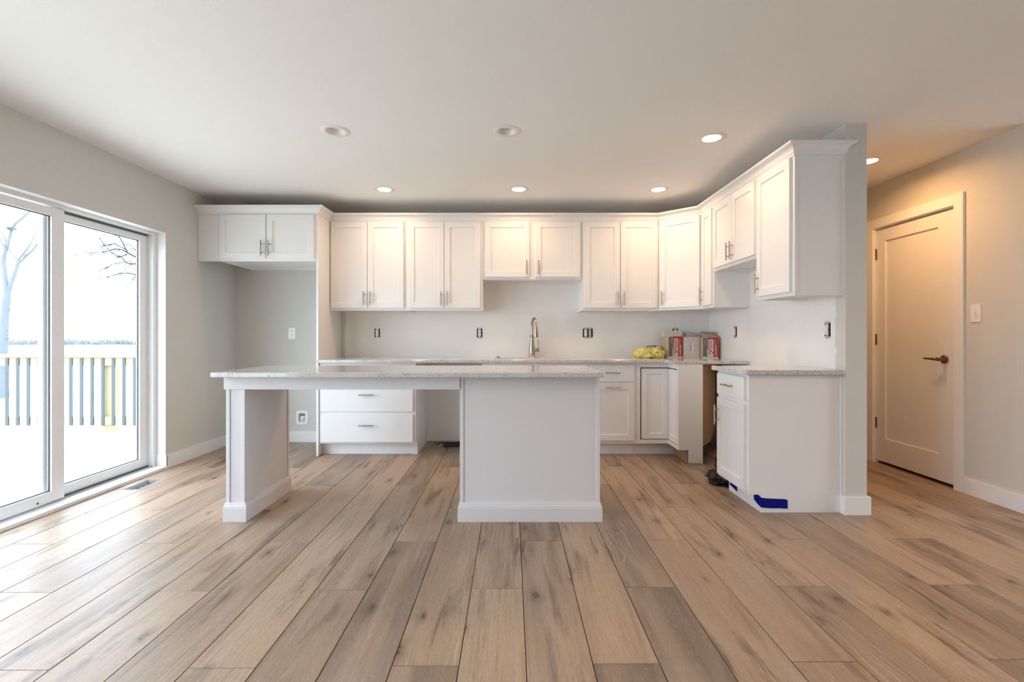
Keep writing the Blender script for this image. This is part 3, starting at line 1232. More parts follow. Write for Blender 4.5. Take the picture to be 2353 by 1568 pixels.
def arc(cx, cy_, r, a0, a1, n=7):
    return [(cx + r * math.cos(a0 + (a1 - a0) * i / (n - 1)), cy_ + r * math.sin(a0 + (a1 - a0) * i / (n - 1))) for i in range(n)]


FRY = 4.455
SINK = (-0.165, 0.600, 4.575, 4.905)
counter('countertop', [(-1.8035, FRY), (1.41, FRY)] + arc(1.41, FRY - 0.03, 0.03, PI / 2, 0)[1:] + [(1.44, 4.238), (2.098, 4.238), (2.098, 5.098), (-1.8035, 5.098)], ZQ, 0.0285,
        'long L-shaped speckled quartz countertop along the back wall with faucet', hole=SINK)
counter('countertop', arc(1.505, 3.070, 0.05, PI, 1.5 * PI) + [(2.098, 3.020), (2.098, 3.500), (1.455, 3.500)], 0.9085, 0.0315,
        'short speckled quartz countertop on the right end cabinet')
IX0, IX1, IY0, IY1 = -1.754, 0.538, 2.800, 3.480
counter('island_countertop', [(IX0, IY0), (IX1, IY0), (IX1, IY1), (IX0, IY1)], 0.9095, 0.0290,
        'long speckled quartz top lying on the white kitchen island')

# sink bowl below the counter
t = thing('sink', 'undermounted steel sink bowl set into the back counter below the faucet', 'sink', (0.2175, 4.74, 0))
m = MB()
x0, x1, y0, y1 = SINK[0] - 0.2175 - 0.012, SINK[1] - 0.2175 + 0.012, SINK[2] - 4.74 - 0.012, SINK[3] - 4.74 + 0.012
zt, zb = ZQ - 0.0292, 0.70
for q in ((x0, x0 + 0.004, y0, y1, zb, zt), (x1 - 0.004, x1, y0, y1, zb, zt), (x0, x1, y0, y0 + 0.004, zb, zt), (x0, x1, y1 - 0.004, y1, zb, zt), (x0, x1, y0, y1, zb - 0.004, zb)):
    m.box(*q)
m.build('bowl', M_SINK, t)
m = MB()
m.lathe([(0.045, 0.0), (0.043, 0.004), (0.02, 0.001), (0.0, 0.0)], 20, caps=False)
m.build('drain', M_STEEL, t, loc=(0, 0.0, zb + 0.0005))

# ---- faucet
FX, FY = 0.214, 4.985
t = thing('faucet', 'brushed nickel gooseneck pull-down faucet standing behind the sink', 'faucet', (FX, FY, ZQ))
m = MB()
m.lathe([(0.040, 0.0), (0.037, 0.006), (0.030, 0.018), (0.029, 0.022), (0.033, 0.034), (0.0335, 0.050), (0.030, 0.085), (0.024, 0.140), (0.0195, 0.180), (0.0185, 0.205), (0.0185, 0.212)], 28)
m.lathe([(0.019, 0.208), (0.024, 0.212), (0.0255, 0.219), (0.024, 0.226), (0.0175, 0.231)], 28)
m.build('body', M_NICKEL, t, smooth=True)
m = MB()
pts = [(0, 0, 0.228), (0, 0, 0.300)]
R_ = 0.085
dirv = Vector((0.20, -1.0)).normalized()
for i in range(0, 17):
    a = PI - i / 16 * PI * 0.985
    o_ = R_ + R_ * math.cos(a)
    pts.append((dirv.x * o_, dirv.y * o_, 0.318 + R_ * math.sin(a)))
m.tube(pts, 0.0128, 16)
m.build('spout', M_NICKEL, t, smooth=True)
m = MB()
hx, hy = dirv.x * 2 * R_, dirv.y * 2 * R_
m.lathe([(0.0135, 0.315), (0.017, 0.312), (0.018, 0.302), (0.0155, 0.299), (0.0165, 0.290), (0.0225, 0.235), (0.0235, 0.213), (0.0225, 0.209)], 24, caps=False)
sh = m.build('spray_head', M_NICKEL, t, loc=(hx, hy, 0), smooth=True)
m = MB()
m.lathe([(0.0, 0.210), (0.0222, 0.2095), (0.0222, 0.214)], 24, caps=False)
m.build('spray_face', M_BLACK, sh)
m = MB()
MR = Matrix.Translation((0.018, 0, 0.078)) @ Matrix.Rotation(PI / 2, 4, 'Y')
m.lathe([(0.0165, 0.0), (0.0165, 0.032), (0.020, 0.034), (0.020, 0.050), (0.014, 0.056), (0.0, 0.057)], 20, M=MR, caps=False)
m.tube([(0.062, 0, 0.090), (0.063, 0, 0.105), (0.061, 0, 0.150), (0.059, -0.002, 0.178)], [0.0075, 0.0055, 0.0068, 0.0072], 12)
m.build('lever', M_NICKEL, t, smooth=True)
# small unidentified grey object by the sink
m = MB()
m.lathe([(0.0, 0.0), (0.016, 0.0), (0.018, 0.004), (0.014, 0.009), (0.008, 0.014), (0.0, 0.015)], 18, caps=False)
o = m.build('small_grey_object', mat('dark_grey_matte', (0.16, 0.16, 0.17), 0.6), loc=(-0.135, 4.935, ZQ), smooth=True)
tag(o, 'small dark grey object lying on the back counter by the left end of sink', 'plug')

# ------------------------------------------------------------------ island
t = thing('kitchen_island', 'white kitchen island base with an open knee space between two legs', 'island', (-0.6, 3.15, 0))
OFF = Vector((-0.6, 3.15, 0))


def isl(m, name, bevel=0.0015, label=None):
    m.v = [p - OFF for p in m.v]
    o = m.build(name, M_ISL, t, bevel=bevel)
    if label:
        o['label'] = label
    return o


BX0, BX1, BY0, BY1 = -0.311, 0.536, 2.920, 3.470
ZI = 0.8802
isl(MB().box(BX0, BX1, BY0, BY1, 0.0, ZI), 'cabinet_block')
for (a, c) in ((BX0 - 0.001, BX0 + 0.021), (BX1 - 0.020, BX1 + 0.001)):
    isl(MB().box(a, c, BY0 - 0.007, BY0, 0.112, ZI), 'corner_trim')


def basemould(x0, x1, y0, y1, tag_=None):
    """ogee-topped skirting wrapped round a rectangular foot"""
    pr = [(0.012, 0.0), (0.012, 0.082), (0.0105, 0.085), (0.0105, 0.090), (0.008, 0.098), (0.0055, 0.104), (0.0055, 0.108), (0.003, 0.113)]
    m = MB()
    rings = []
    for o_, z in pr:
        rings.append([(x0 - o_, y0 - o_, z), (x1 + o_, y0 - o_, z), (x1 + o_, y1 + o_, z), (x0 - o_, y1 + o_, z)])
    vs = [q for r in rings for q in r]
    fs = []
    for i in range(len(rings) - 1):
        for k_ in range(4):
            k2 = (k_ + 1) % 4
            fs.append((i * 4 + k_, i * 4 + k2, (i + 1) * 4 + k2, (i + 1) * 4 + k_))
    fs.append((len(rings) * 4 - 4, len(rings) * 4 - 3, len(rings) * 4 - 2, len(rings) * 4 - 1))
    m.add(vs, fs)
    return isl(m, 'base_moulding', 0)


basemould(BX0 - 0.001, BX1 + 0.001, BY0 - 0.007, BY1)
PX0, PX1 = -1.728, -1.616
isl(MB().box(PX0, PX1, BY0, BY1 + 0.02, 0.0, 0.800), 'support_leg')
for (a, c) in ((PX0 - 0.001, PX0 + 0.021), (PX1 - 0.020, PX1 + 0.001)):
    isl(MB().box(a, c, BY0 - 0.007, BY0, 0.112, 0.800), 'corner_trim')
isl(MB().box(PX1 - 0.001, PX1 + 0.005, BY1 - 0.003, BY1 + 0.021, 0.112, 0.800), 'corner_trim')
basemould(PX0 - 0.001, PX1 + 0.003, BY0 - 0.007, BY1 + 0.02)
m = MB()
m.box(-1.738, BX0 - 0.001, 2.905, 2.924, 0.799, ZI)
isl(m, 'apron')
m = MB()
m.box(-1.738, BX0 - 0.001, 3.440, 3.459, 0.799, ZI)
m.box(-1.738, -1.719, 2.924, 3.440, 0.799, ZI)
isl(m, 'apron')
m = MB()
for (x, z) in ((-0.300, 0.865), (-0.302, 0.47), (0.526, 0.852), (0.528, 0.49), (-1.72, 0.66), (-1.72, 0.47), (-1.625, 0.71), (-1.625, 0.46)):
    m.box(x - 0.0012, x + 0.0012, BY0 - 0.0074, BY0 - 0.0068, z - 0.0012, z + 0.0012)
m.v = [p - OFF for p in m.v]
o = m.build('nail_holes', M_INK, t)
o['kind'] = 'stuff'

# island doors on the kitchen side (not seen from the room)
for (a, c) in ((BX0 + 0.02, (BX0 + BX1) / 2 - 0.003), ((BX0 + BX1) / 2 + 0.003, BX1 - 0.02)):
    m = MB()
    m.box(a, c, BY1 + 0.0, BY1 + 0.019, 0.14, 0.85)
    isl(m, 'door')

# ------------------------------------------------------------------ downlights


def downlight(label, x, y, lit):
    t = thing('recessed_light', label, 'ceiling light', (x, y, HC), group='lit recessed lights' if lit else 'unlit recessed lights')
    m = MB()
    m.lathe([(0.060, -0.004), (0.066, -0.006), (0.088, -0.004), (0.092, -0.0005), (0.060, -0.0005)], 40, caps=False)
    m.build('trim_ring', M_CANRING, t, smooth=True)
    m = MB()
    # shallow baffle, hanging within the ring's depth
    m.lathe([(0.061, -0.004), (0.056, 0.012), (0.047, 0.030)], 40, caps=False)
    m.build('baffle', M_CANRING, t, smooth=True)
    m = MB()
    z = 0.029 if not lit else 0.010
    r = 0.0475 if not lit else 0.0555
    m.lathe([(0.0, z), (r * 0.5, z), (r, z)], 32, caps=False)
    m.build('lens', (M_LENS_ADDED if y < 2 else M_LENS_HALL if x > 2 else M_LENS_ON) if lit else M_LENS_OFF, t)
    return t


LIGHTS = [('unlit recessed ceiling light nearest the patio door', -1.146, 3.134, False),
          ('unlit recessed ceiling light above the middle of the island', -0.031, 3.138, False),
          ('lit recessed ceiling light in front of the right-hand wall cabinets, largest of the lit ones', 1.350, 3.244, True),
          ('lit recessed ceiling light above the three-drawer cabinet, first of the back row', -1.156, 4.376, True),
          ('lit recessed ceiling light above the faucet, middle of the back row', 0.067, 4.370, True),
          ('lit recessed ceiling light by the angled corner cabinet, last of the back row', 1.338, 4.376, True),
          ('lit recessed ceiling light in the hall, half hidden by the partition', 2.725, 3.67, True),
          ('unseen recessed light added behind the viewer for a warm cast, inner one', 1.45, 0.7, True),
          ('unseen recessed light added behind the viewer for a warm cast, outer one', 3.9, 1.3, True)]  # last two are out of view, added to warm the right side
for q in LIGHTS:
    downlight(*q)

# cut holes in the ceiling for the cans (one slab with round pockets)
ce = bpy.data.objects['ceiling']
bm = bmesh.new()
bx0, bx1, by0, by1 = XW - 0.2, XE + 0.2, YF - 0.2, 6.7
ov = [bm.verts.new(p) for p in ((bx0, by0, HC), (bx1, by0, HC), (bx1, by1, HC), (bx0, by1, HC))]
eds = [bm.edges.new((ov[i], ov[(i + 1) % 4])) for i in range(4)]
loops = []
for _, x, y, lit in LIGHTS:
    L_ = [bm.verts.new((x + 0.0625 * math.cos(2 * PI * i / 32), y + 0.0625 * math.sin(2 * PI * i / 32), HC)) for i in range(32)]
    eds += [bm.edges.new((L_[i], L_[(i + 1) % 32])) for i in range(32)]
    loops.append(L_)
bmesh.ops.triangle_fill(bm, use_beauty=True, use_dissolve=False, edges=eds)
for L_ in loops:
    U = [bm.verts.new((v.co.x, v.co.y, HC + 0.06)) for v in L_]
    for i in range(32):
        bm.faces.new((L_[i], L_[(i + 1) % 32], U[(i + 1) % 32], U[i]))
    bm.faces.new(U)
tv = [bm.verts.new((v.co.x, v.co.y, HC + 0.12)) for v in ov]
for i in range(4):
    bm.faces.new((ov[i], ov[(i + 1) % 4], tv[(i + 1) % 4], tv[i]))
bm.faces.new(tv)
bmesh.ops.recalc_face_normals(bm, faces=bm.faces)
bm.to_mesh(ce.data)
bm.free()


# ------------------------------------------------------------------ outlets and switches
def rrect(wd, ht, r, n=5):
    pts = []
    for (cx, cz, a0) in ((wd / 2 - r, ht / 2 - r, 0), (-wd / 2 + r, ht / 2 - r, PI / 2), (-wd / 2 + r, -ht / 2 + r, PI), (wd / 2 - r, -ht / 2 + r, 1.5 * PI)):
        for i in range(n):
            a = a0 + i / (n - 1) * PI / 2
            pts.append((cx + r * math.cos(a), cz + r * math.sin(a)))
    return pts


UP = Matrix.Rotation(PI / 2, 4, 'X')      # prism plan (x,y)->(x,z), height along -y


def plate(m, pts, t0, t1, dx=0, dz=0, mi=0):
    m.prism(pts, t0, t1, mi, Matrix.Translation((dx, 0, dz)) @ UP)


def bare_outlet(label, loc, rz, gangs):
    """receptacle without a cover plate: black box hole, yoke with ears, white device"""
    wd = 0.058 if len(gangs) == 1 else 0.106
    t = thing('wall_outlet', label, 'outlet', loc, rz, group='outlets without cover plates')
    m = MB()
    plate(m, rrect(wd, 0.094, 0.006), 0.0, 0.002)
    m.build('box_opening', M_BLACK, t)
    for gx, kind in gangs:
        m = MB()
        plate(m, rrect(0.020, 0.106, 0.003), 0.002, 0.004, gx)
        for s in (-1, 1):
            for q in (-1, 1):
                m.lathe([(0.009, 0), (0.009, 0.002)], 10, M=Matrix.Translation((gx + q * 0.014, -0.002, s * 0.050)) @ UP)
        y_ = m.build('yoke', M_STEEL, t)
        m = MB()
        if kind == 'outlet':
            plate(m, rrect(0.034, 0.028, 0.011), 0.004, 0.014, gx, 0.0195)
            plate(m, rrect(0.034, 0.028, 0.011), 0.004, 0.014, gx, -0.0195)
            plate(m, rrect(0.026, 0.060, 0.004), 0.004, 0.011, gx)
        else:
            plate(m, rrect(0.026, 0.066, 0.004), 0.004, 0.012, gx)
            m.box(gx - 0.004, gx + 0.004, -0.022, -0.012, 0.000, 0.012)
        dv = m.build('receptacle' if kind == 'outlet' else 'toggle', M_PLASTIC if kind != 'steel' else M_GREYCARD, t)
        if kind == 'outlet':
            for dz in (0.0195, -0.0195):
                for (q0, q1, s0, s1) in ((-0.0072, -0.0048, -0.001, 0.007), (0.0048, 0.0072, -0.001, 0.007), (-0.002, 0.002, -0.009, -0.005)):
                    MB().box(gx + q0, gx + q1, -0.0146, -0.0140, dz + s0, dz + s1).build('slot', M_INK, dv)
    return t


def at(px, py, D):
    return ((px - CX) * D / F, D, H - (py - CY) * D / F)


for px, lab in ((867, 'uncovered white outlet on the back wall beside the fridge panel'), (1102, 'uncovered white outlet on the back wall between fridge panel and faucet')):
    p = at(px, 765.5, YB)
    bare_outlet(lab, (p[0], YB, p[2]), 0, [(0.0, 'outlet')])
p = at(1350.5, 765.5, YB)
bare_outlet('uncovered two-gang outlet and switch box on the back wall right of the faucet', (p[0], YB, p[2]), 0, [(-0.024, 'outlet'), (0.022, 'steel')])
p = at(1551.5, 765.5, YB)
bare_outlet('uncovered outlet on the back wall half hidden behind the cartons', (p[0], YB, p[2]), 0, [(0.0, 'outlet')])
Dq = 2.10 * F / (1690 - CX)
p = at(1690, 763, Dq)
bare_outlet('uncovered switch on the partition wall beside the range gap', (XP, Dq, p[2]), -PI / 2, [(0.0, 'switch')])
Dq = 2.10 * F / (1902 - CX)
p = at(1902, 758, Dq)
bare_outlet('uncovered outlet on the partition wall above the short end countertop', (XP, Dq, p[2]), -PI / 2, [(0.0, 'outlet')])

# covered outlet in the fridge alcove
p = at(671, 766.5, YB)
t = thing('wall_outlet', 'white covered outlet on the wall of the fridge alcove', 'outlet', (p[0], YB, p[2]))
m = MB()
plate(m, rrect(0.074, 0.118, 0.004), 0.0, 0.005)
m.build('cover_plate', M_PLASTIC, t, bevel=0.001)
m = MB()
for s in (-1, 1):
    plate(m, rrect(0.034, 0.028, 0.011), 0.005, 0.007, 0, s * 0.0195)
rc = m.build('receptacle', M_PLASTIC, t)
for dz in (0.0195, -0.0195):
    for (q0, q1, s0, s1) in ((-0.0072, -0.0048, -0.001, 0.007), (0.0048, 0.0072, -0.001, 0.007), (-0.002, 0.002, -0.009, -0.005)):
        MB().box(q0, q1, -0.0076, -0.0070, dz + s0, dz + s1).build('slot', M_INK, rc)

# water box for the fridge
p = at(694.5, 960, YB)
t = thing('water_valve_box', 'white recessed water outlet box low in the fridge alcove', 'water box', (p[0], YB, p[2]))
m = MB()
outer, inner = rrect(0.128, 0.150, 0.032, 6), rrect(0.070, 0.092, 0.012, 6)
n = len(outer)
vs = [(x, -0.006, z) for x, z in outer] + [(x, -0.006, z) for x, z in inner] + [(x, 0.0, z) for x, z in outer] + [(x, -0.001, z) for x, z in inner]
fs = []
for i in range(n):
    j = (i + 1) % n
    fs += [(i, j, n + j, n + i), (i, 2 * n + i, 2 * n + j, j), (n + i, n + j, 3 * n + j, 3 * n + i)]
m.add(vs, fs)
m.build('face_plate', M_PLASTIC, t)
m = MB()
plate(m, inner, -0.0005, 0.001)
m.build('recess', mat('grey_recess', (0.22, 0.25, 0.28), 0.6), t)
m = MB()
m.box(-0.018, 0.034, -0.010, -0.002, -0.044, 0.016)
m.build('valve_tag', M_LABEL, t, bevel=0.004)
m = MB()
m.lathe([(0.012, 0), (0.010, 0.012), (0.0, 0.013)], 14, M=Matrix.Translation((0.014, -0.010, -0.014)) @ UP, caps=False)
m.tube([(0.004, -0.014, -0.034), (0.028, -0.016, 0.002)], 0.004, 8)
m.build('valve', M_STEEL, t, smooth=True)

# hall light switch
p = at(2243.5, 720.5, XR * F / (2243.5 - CX))
t = thing('light_switch', 'white toggle light switch on the hall wall beside the door', 'switch', (XR, p[1], p[2]), -PI / 2)
m = MB()
plate(m, rrect(0.074, 0.120, 0.004), 0.0, 0.006)
m.build('cover_plate', M_PLASTIC, t, bevel=0.0015)
m = MB()
m.box(-0.0045, 0.0045, -0.020, -0.006, -0.002, 0.010)
m.build('toggle', M_PLASTIC, t, bevel=0.001)
for s in (-1, 1):
    MB().lathe([(0.003, 0), (0.003, 0.001)], 8, M=Matrix.Translation((0, -0.006, s * 0.030)) @ UP).build('screw', M_STEEL, t)

# ------------------------------------------------------------------ things on the back counter
def carton(label, x, y, rz, wd, dp, ht, zones, side_mat, open_flap=False, tilt=0.0):
    """printed cardboard carton; zones are painted panels on its front"""
    t = thing('cardboard_carton', label, 'box', (x, y, ZQ), rz)
    m = MB()
    e = 0.003
    if open_flap:
        for q in ((-wd / 2, wd / 2, -dp / 2, -dp / 2 + e, 0, ht), (-wd / 2, wd / 2, dp / 2 - e, dp / 2, 0, ht), (-wd / 2, -wd / 2 + e, -dp / 2, dp / 2, 0, ht), (wd / 2 - e, wd / 2, -dp / 2, dp / 2, 0, ht), (-wd / 2, wd / 2, -dp / 2, dp / 2, 0, e)):
            m.box(*q)
    else:
        m.box(-wd / 2, wd / 2, -dp / 2, dp / 2, 0, ht)
    m.build('carton_body', side_mat, t, bevel=0.0015)
    yf = -dp / 2
    m = MB()
    ms = []
    for (mt, poly, lift) in zones:
        if mt not in ms:
            ms.append(mt)
        pts = [(-wd / 2 + u * wd, v * ht) for u, v in poly]
        m.prism(pts, 0.0002, 0.0006 + lift * 0.0004, ms.index(mt), Matrix.Translation((0, yf, 0)) @ UP)
    m.build('printed_front', ms, t)
    return t


def rect(u0, u1, v0, v1):
    return [(u0, v0), (u1, v0), (u1, v1), (u0, v1)]


def print_zones():
    z = [(M_CARDW, rect(0.0, 1, 0.0, 1), 0), (M_CARDG, rect(0.02, 0.29, 0.06, 0.985), 1), (M_CARDR, rect(0.31, 0.985, 0.06, 1.0), 1),
         (M_CARDW, [(0.31, 0.06), (0.66, 0.06), (0.70, 0.12), (0.70, 0.20), (0.31, 0.44)], 2),
         (M_CARDW, [(0.37, 0.46), (0.69, 0.265), (0.69, 0.92), (0.37, 0.92)], 2),
         (mat('pale_print', (0.45, 0.42, 0.38), 0.7), rect(0.42, 0.62, 0.44, 0.88), 3)]
    # vertical lines of small print
    for (u, v0, v1, s) in ((0.80, 0.14, 0.88, M_LABEL), (0.86, 0.10, 0.62, M_LABEL), (0.17, 0.66, 0.90, M_GREYCARD), (0.39, 0.16, 0.34, M_INK)):
        v = v0
        rr = random.Random(int(u * 100))
        while v < v1:
            l = rr.uniform(0.015, 0.035)
            z.append((s, rect(u - 0.018, u + 0.018, v, v + l * 0.7), 4))
            v += l
    z.append((M_CARDR, rect(0.42, 0.47, 0.20, 0.27), 4))
    return z


carton('open-topped red, grey and white printed carton beside the yellow bag, tiles on top', 1.648, 4.955, math.radians(22), 0.180, 0.125, 0.216, print_zones(), M_KRAFT)
zl = [(M_LABEL, rect(0.33, 0.75, 0.26, 0.73), 1)]
rr = random.Random(4)
for u in (0.37, 0.41, 0.45, 0.49, 0.66, 0.70):
    v = 0.28
    while v < 0.70:
        l = rr.uniform(0.01, 0.03)
        if rr.random() < 0.75:
            zl.append((M_INK, rect(u - 0.012, u + 0.012, v, v + l * 0.75), 2))
        v += l
carton('plain off-white carton with a printed shipping label, between the two red cartons', 1.848, 4.990, 0, 0.165, 0.12, 0.212, zl, M_CARDW)
carton('red, grey and white printed carton with raised flaps, leaning in the wall corner', 2.000, 4.865, math.radians(-9), 0.150, 0.115, 0.205, print_zones(), M_KRAFT, open_flap=True)
# its raised flaps
ct = [o for o in C.objects if o.name.startswith('cardboard_carton')][-1]
m = MB()
m.add([(-0.075, -0.0575, 0.205), (0.070, -0.0575, 0.205), (0.050, -0.010, 0.226), (-0.085, -0.020, 0.250)], [(0, 1, 2, 3)])
m.add([(-0.075, 0.0575, 0.205), (0.075, 0.0575, 0.205), (0.065, 0.020, 0.262), (-0.080, 0.010, 0.268)], [(0, 1, 2, 3)])
fo = m.build('flap', M_KRAFT, ct)
so = fo.modifiers.new('thick', 'SOLIDIFY'); so.thickness = 0.003
# stack of white tiles on the first carton
for i in range(7):
    o = MB().box(-0.090, 0.090, -0.045, 0.045, 0, 0.0078).build('wall_tile', M_TILE, loc=(1.668 + 0.004 * math.sin(i * 2.1), 5.005, ZQ + 0.2168 + 0.0088 * i), bevel=0.001)
    o.rotation_euler = (0, 0, 0.02 * math.cos(i * 1.7))
    tag(o, 'thin off-white tile in the small stack on top of the printed carton', 'tile', 'white tiles stacked on the carton')
o = MB().box(-0.042, 0.042, -0.025, 0.025, 0, 0.044).build('small_box', M_GREYCARD, loc=(1.850, 5.018, ZQ + 0.2122), bevel=0.002)
tag(o, 'small pale grey box sitting on top of the off-white carton', 'box')
t = thing('tile_pack', 'narrow pack of upright tiles squeezed between the off-white and right-hand cartons', 'tile pack', (1.9435, 5.02, ZQ))
m = MB(); m.box(-0.008, 0.000, -0.05, 0.05, 0, 0.185); o = m.build('paper_sleeve', M_LABEL, t, bevel=0.001)
m = MB()
for i in range(14):
    m.box(0.001, 0.0125, -0.048, 0.048, 0.002 + i * 0.0122, 0.012 + i * 0.0122)
o = m.build('corrugated_side', M_KRAFT, t)
for o_ in t.children:
    o_.rotation_euler = (0, 0, 0)

# yellow shopping bag, crumpled
def crumple(name, mt, loc, rx, ry, rzv, seed, amp, freq, sub=4, flat=True, parent=None):
    bm = bmesh.new()
    bmesh.ops.create_icosphere(bm, subdivisions=sub, radius=1.0)
    for v in bm.verts:
        n0 = v.co.normalized()
        k_ = 1 + amp * noise.noise(n0 * freq + Vector((seed, seed * 2, 3))) + 0.5 * amp * noise.noise(n0 * freq * 2.7 + Vector((seed, 5, seed)))
        k_ += 0.35 * amp * abs(noise.noise(n0 * freq * 5 + Vector((3, seed, 1))))
        v.co = Vector((n0.x * rx, n0.y * ry, n0.z * rzv)) * k_
        if flat and v.co.z < -rzv * 0.55:
            v.co.z = -rzv * 0.55 - 0.002 * abs(n0.x)
    zmin = min(v.co.z for v in bm.verts)
    for v in bm.verts:
        v.co.z -= zmin
    me = bpy.data.meshes.new(name)
    bm.to_mesh(me)
    bm.free()
    for p in me.polygons:
        p.use_smooth = True
    me.materials.append(mt)
    o = bpy.data.objects.new(name, me)
    C.objects.link(o)
    o.location = loc
    if parent:
        o.parent = parent
    return o


t = thing('plastic_bag', 'crumpled yellow plastic shopping bag on the back counter by the cartons', 'bag', (1.405, 4.885, ZQ))
crumple('bag_body', M_BAG, (-0.055, 0, 0.0), 0.100, 0.072, 0.064, 1.3, 0.36, 2.3, parent=t)
crumple('bag_lobe', M_BAG, (0.070, -0.005, 0.0), 0.074, 0.068, 0.068, 4.1, 0.36, 2.3, parent=t)
m = MB()
pts = []
for i in range(13):
    a = i / 12 * PI
    pts.append((-0.030 + 0.050 * math.cos(a) * -1, -0.062 - 0.006 * math.sin(a), 0.012 + 0.058 * math.sin(a)))
m.tube(pts, [0.008 + 0.003 * math.sin(i * 1.9) for i in range(13)], 8)
pts = []
for i in range(13):
    a = i / 12 * PI
    pts.append((0.060 + 0.044 * math.cos(a) * -1, -0.064 - 0.006 * math.sin(a), 0.010 + 0.060 * math.sin(a)))
m.tube(pts, [0.008 + 0.003 * math.cos(i * 2.3) for i in range(13)], 8)
m.build('bag_handle', M_BAG, t, smooth=True)
for (x, z, a) in ((-0.030, 0.050, 0.4), (0.058, 0.046, -0.2)):
    m = MB()
    m.lathe([(0.0, 0.0), (0.010, 0.003), (0.017, 0.010), (0.019, 0.022)], 9, M=Matrix.Translation((x, -0.062, z)) @ Matrix.Rotation(a, 4, 'Y') @ Matrix.Rotation(-PI / 2, 4, 'X') @ Matrix.Diagonal((1.35, 0.85, 1, 1)), caps=False)
    m.build('dark_contents', M_BLACK, t)  # dark contents seen in the handle openings, shaped as black cups
t = thing('black_item', 'flat black object lying on top of the crumpled yellow bag', 'tool', (1.42, 4.90, ZQ + 0.012))
m = MB()
m.add([(-0.05, -0.03, 0.098), (0.055, -0.035, 0.106), (0.06, 0.04, 0.108), (-0.045, 0.04, 0.098)], [(0, 1, 2, 3)])
fo = m.build('black_panel', M_BLACK, t)
so = fo.modifiers.new('thick', 'SOLIDIFY'); so.thickness = 0.005
# ------------------------------------------------------------------ things on the floor
t = thing('floor_register', 'uncovered metal duct opening in the floor beside the patio door', 'vent', (VENT[0], VENT[2], 0))
m = MB()
a, b_, c, d_ = 0.0, VENT[1] - VENT[0], 0.0, VENT[3] - VENT[2]
for q in ((a, a + 0.002, c, d_), (b_ - 0.002, b_, c, d_), (a, b_, c, c + 0.002), (a, b_, d_ - 0.002, d_)):
    m.box(*q, -0.085, -0.003)
m.box(a, b_, c, d_, -0.087, -0.085)
m.build('duct_boot', M_STEEL, t)
m = MB()
for i in range(3):
    m.box(0.006, b_ - 0.006, d_ * (0.3 + 0.22 * i), d_ * (0.3 + 0.22 * i) + 0.002, -0.04, -0.02)
m.build('duct_flange', M_STEEL, t)

# coiled cable in the dishwasher gap
t = thing('power_cable', 'coiled black cable lying on the floor in the dishwasher gap', 'cable', (-0.60, 4.87, 0))
m = MB()
rr = random.Random(3)
pts = []
for i in range(140):
    a = i / 140 * 2 * PI * 4.2
    r1, r2 = 0.095 + 0.018 * math.sin(i * 0.13), 0.060 + 0.012 * math.cos(i * 0.17)
    pts.append((r1 * math.cos(a) + 0.02, r2 * math.sin(a), 0.008 + 0.010 * (i / 140 * 4.2) * 0.55 + 0.004 * (1 + math.sin(a * 1.5))))
m.tube(pts, 0.0065, 8)
m.tube([(-0.075, 0.0, 0.03), (-0.105, 0.01, 0.042), (-0.125, 0.0, 0.045), (-0.14, -0.012, 0.030)], [0.0065, 0.0065, 0.009, 0.010], 8)
m.tube([(0.10, -0.01, 0.03), (0.135, -0.02, 0.022), (0.17, -0.03, 0.012)], [0.0065, 0.0065, 0.0065], 8)
m.build('cord', M_BLACK, t, smooth=True)
m = MB(); m.box(-0.148, -0.132, -0.022, -0.006, 0.020, 0.036)
m.build('plug', mat('dull_red_plastic', (0.22, 0.05, 0.04), 0.5), t, bevel=0.003)
m = MB(); m.box(0.12, 0.155, -0.030, -0.016, 0.014, 0.030)
m.build('cable_tag', M_LABEL, t, bevel=0.001)

# blue masking tape on the end cabinet
m = MB()
zt = [0.096, 0.092, 0.090, 0.088, 0.087, 0.083, 0.080]
zb_ = [0.034, 0.031, 0.029, 0.030, 0.027, 0.030, 0.018]
yN = 3.0515
X_ = [1.588, 1.620, 1.660, 1.705, 1.735, 1.746, 1.753]
vs, fs = [], []
vs += [(1.5845, 3.145, 0.098), (1.5845, 3.140, 0.056), (1.5845, 3.09, 0.102), (1.5845, 3.09, 0.040), (1.586, 3.0535, 0.097), (1.586, 3.0535, 0.034)]
fs += [(0, 1, 3, 2), (2, 3, 5, 4)]
o0 = 4
for i, x in enumerate(X_):
    vs += [(x, yN, zt[i]), (x, yN, zb_[i])]
pr = [4, 5]
for i in range(len(X_)):
    a = 6 + 2 * i
    fs.append((pr[0], pr[1], a + 1, a))
    pr = [a, a + 1]
m.add(vs, fs)
o = m.build('masking_tape', M_TAPE)
so = o.modifiers.new('thick', 'SOLIDIFY'); so.thickness = 0.0006
tag(o, 'strip of blue masking tape wrapped round the toe corner of the end cabinet', 'tape')
m = MB()
m.add([(1.5845, 3.488, 0.090), (1.5845, 3.488, 0.046), (1.5845, 3.372, 0.030), (1.5845, 3.380, 0.080)], [(0, 1, 2, 3)])
o = m.build('masking_tape', M_TAPE)
so = o.modifiers.new('thick', 'SOLIDIFY'); so.thickness = 0.0006
tag(o, 'short blue masking tape piece on the toe board under the end cabinet door', 'tape')

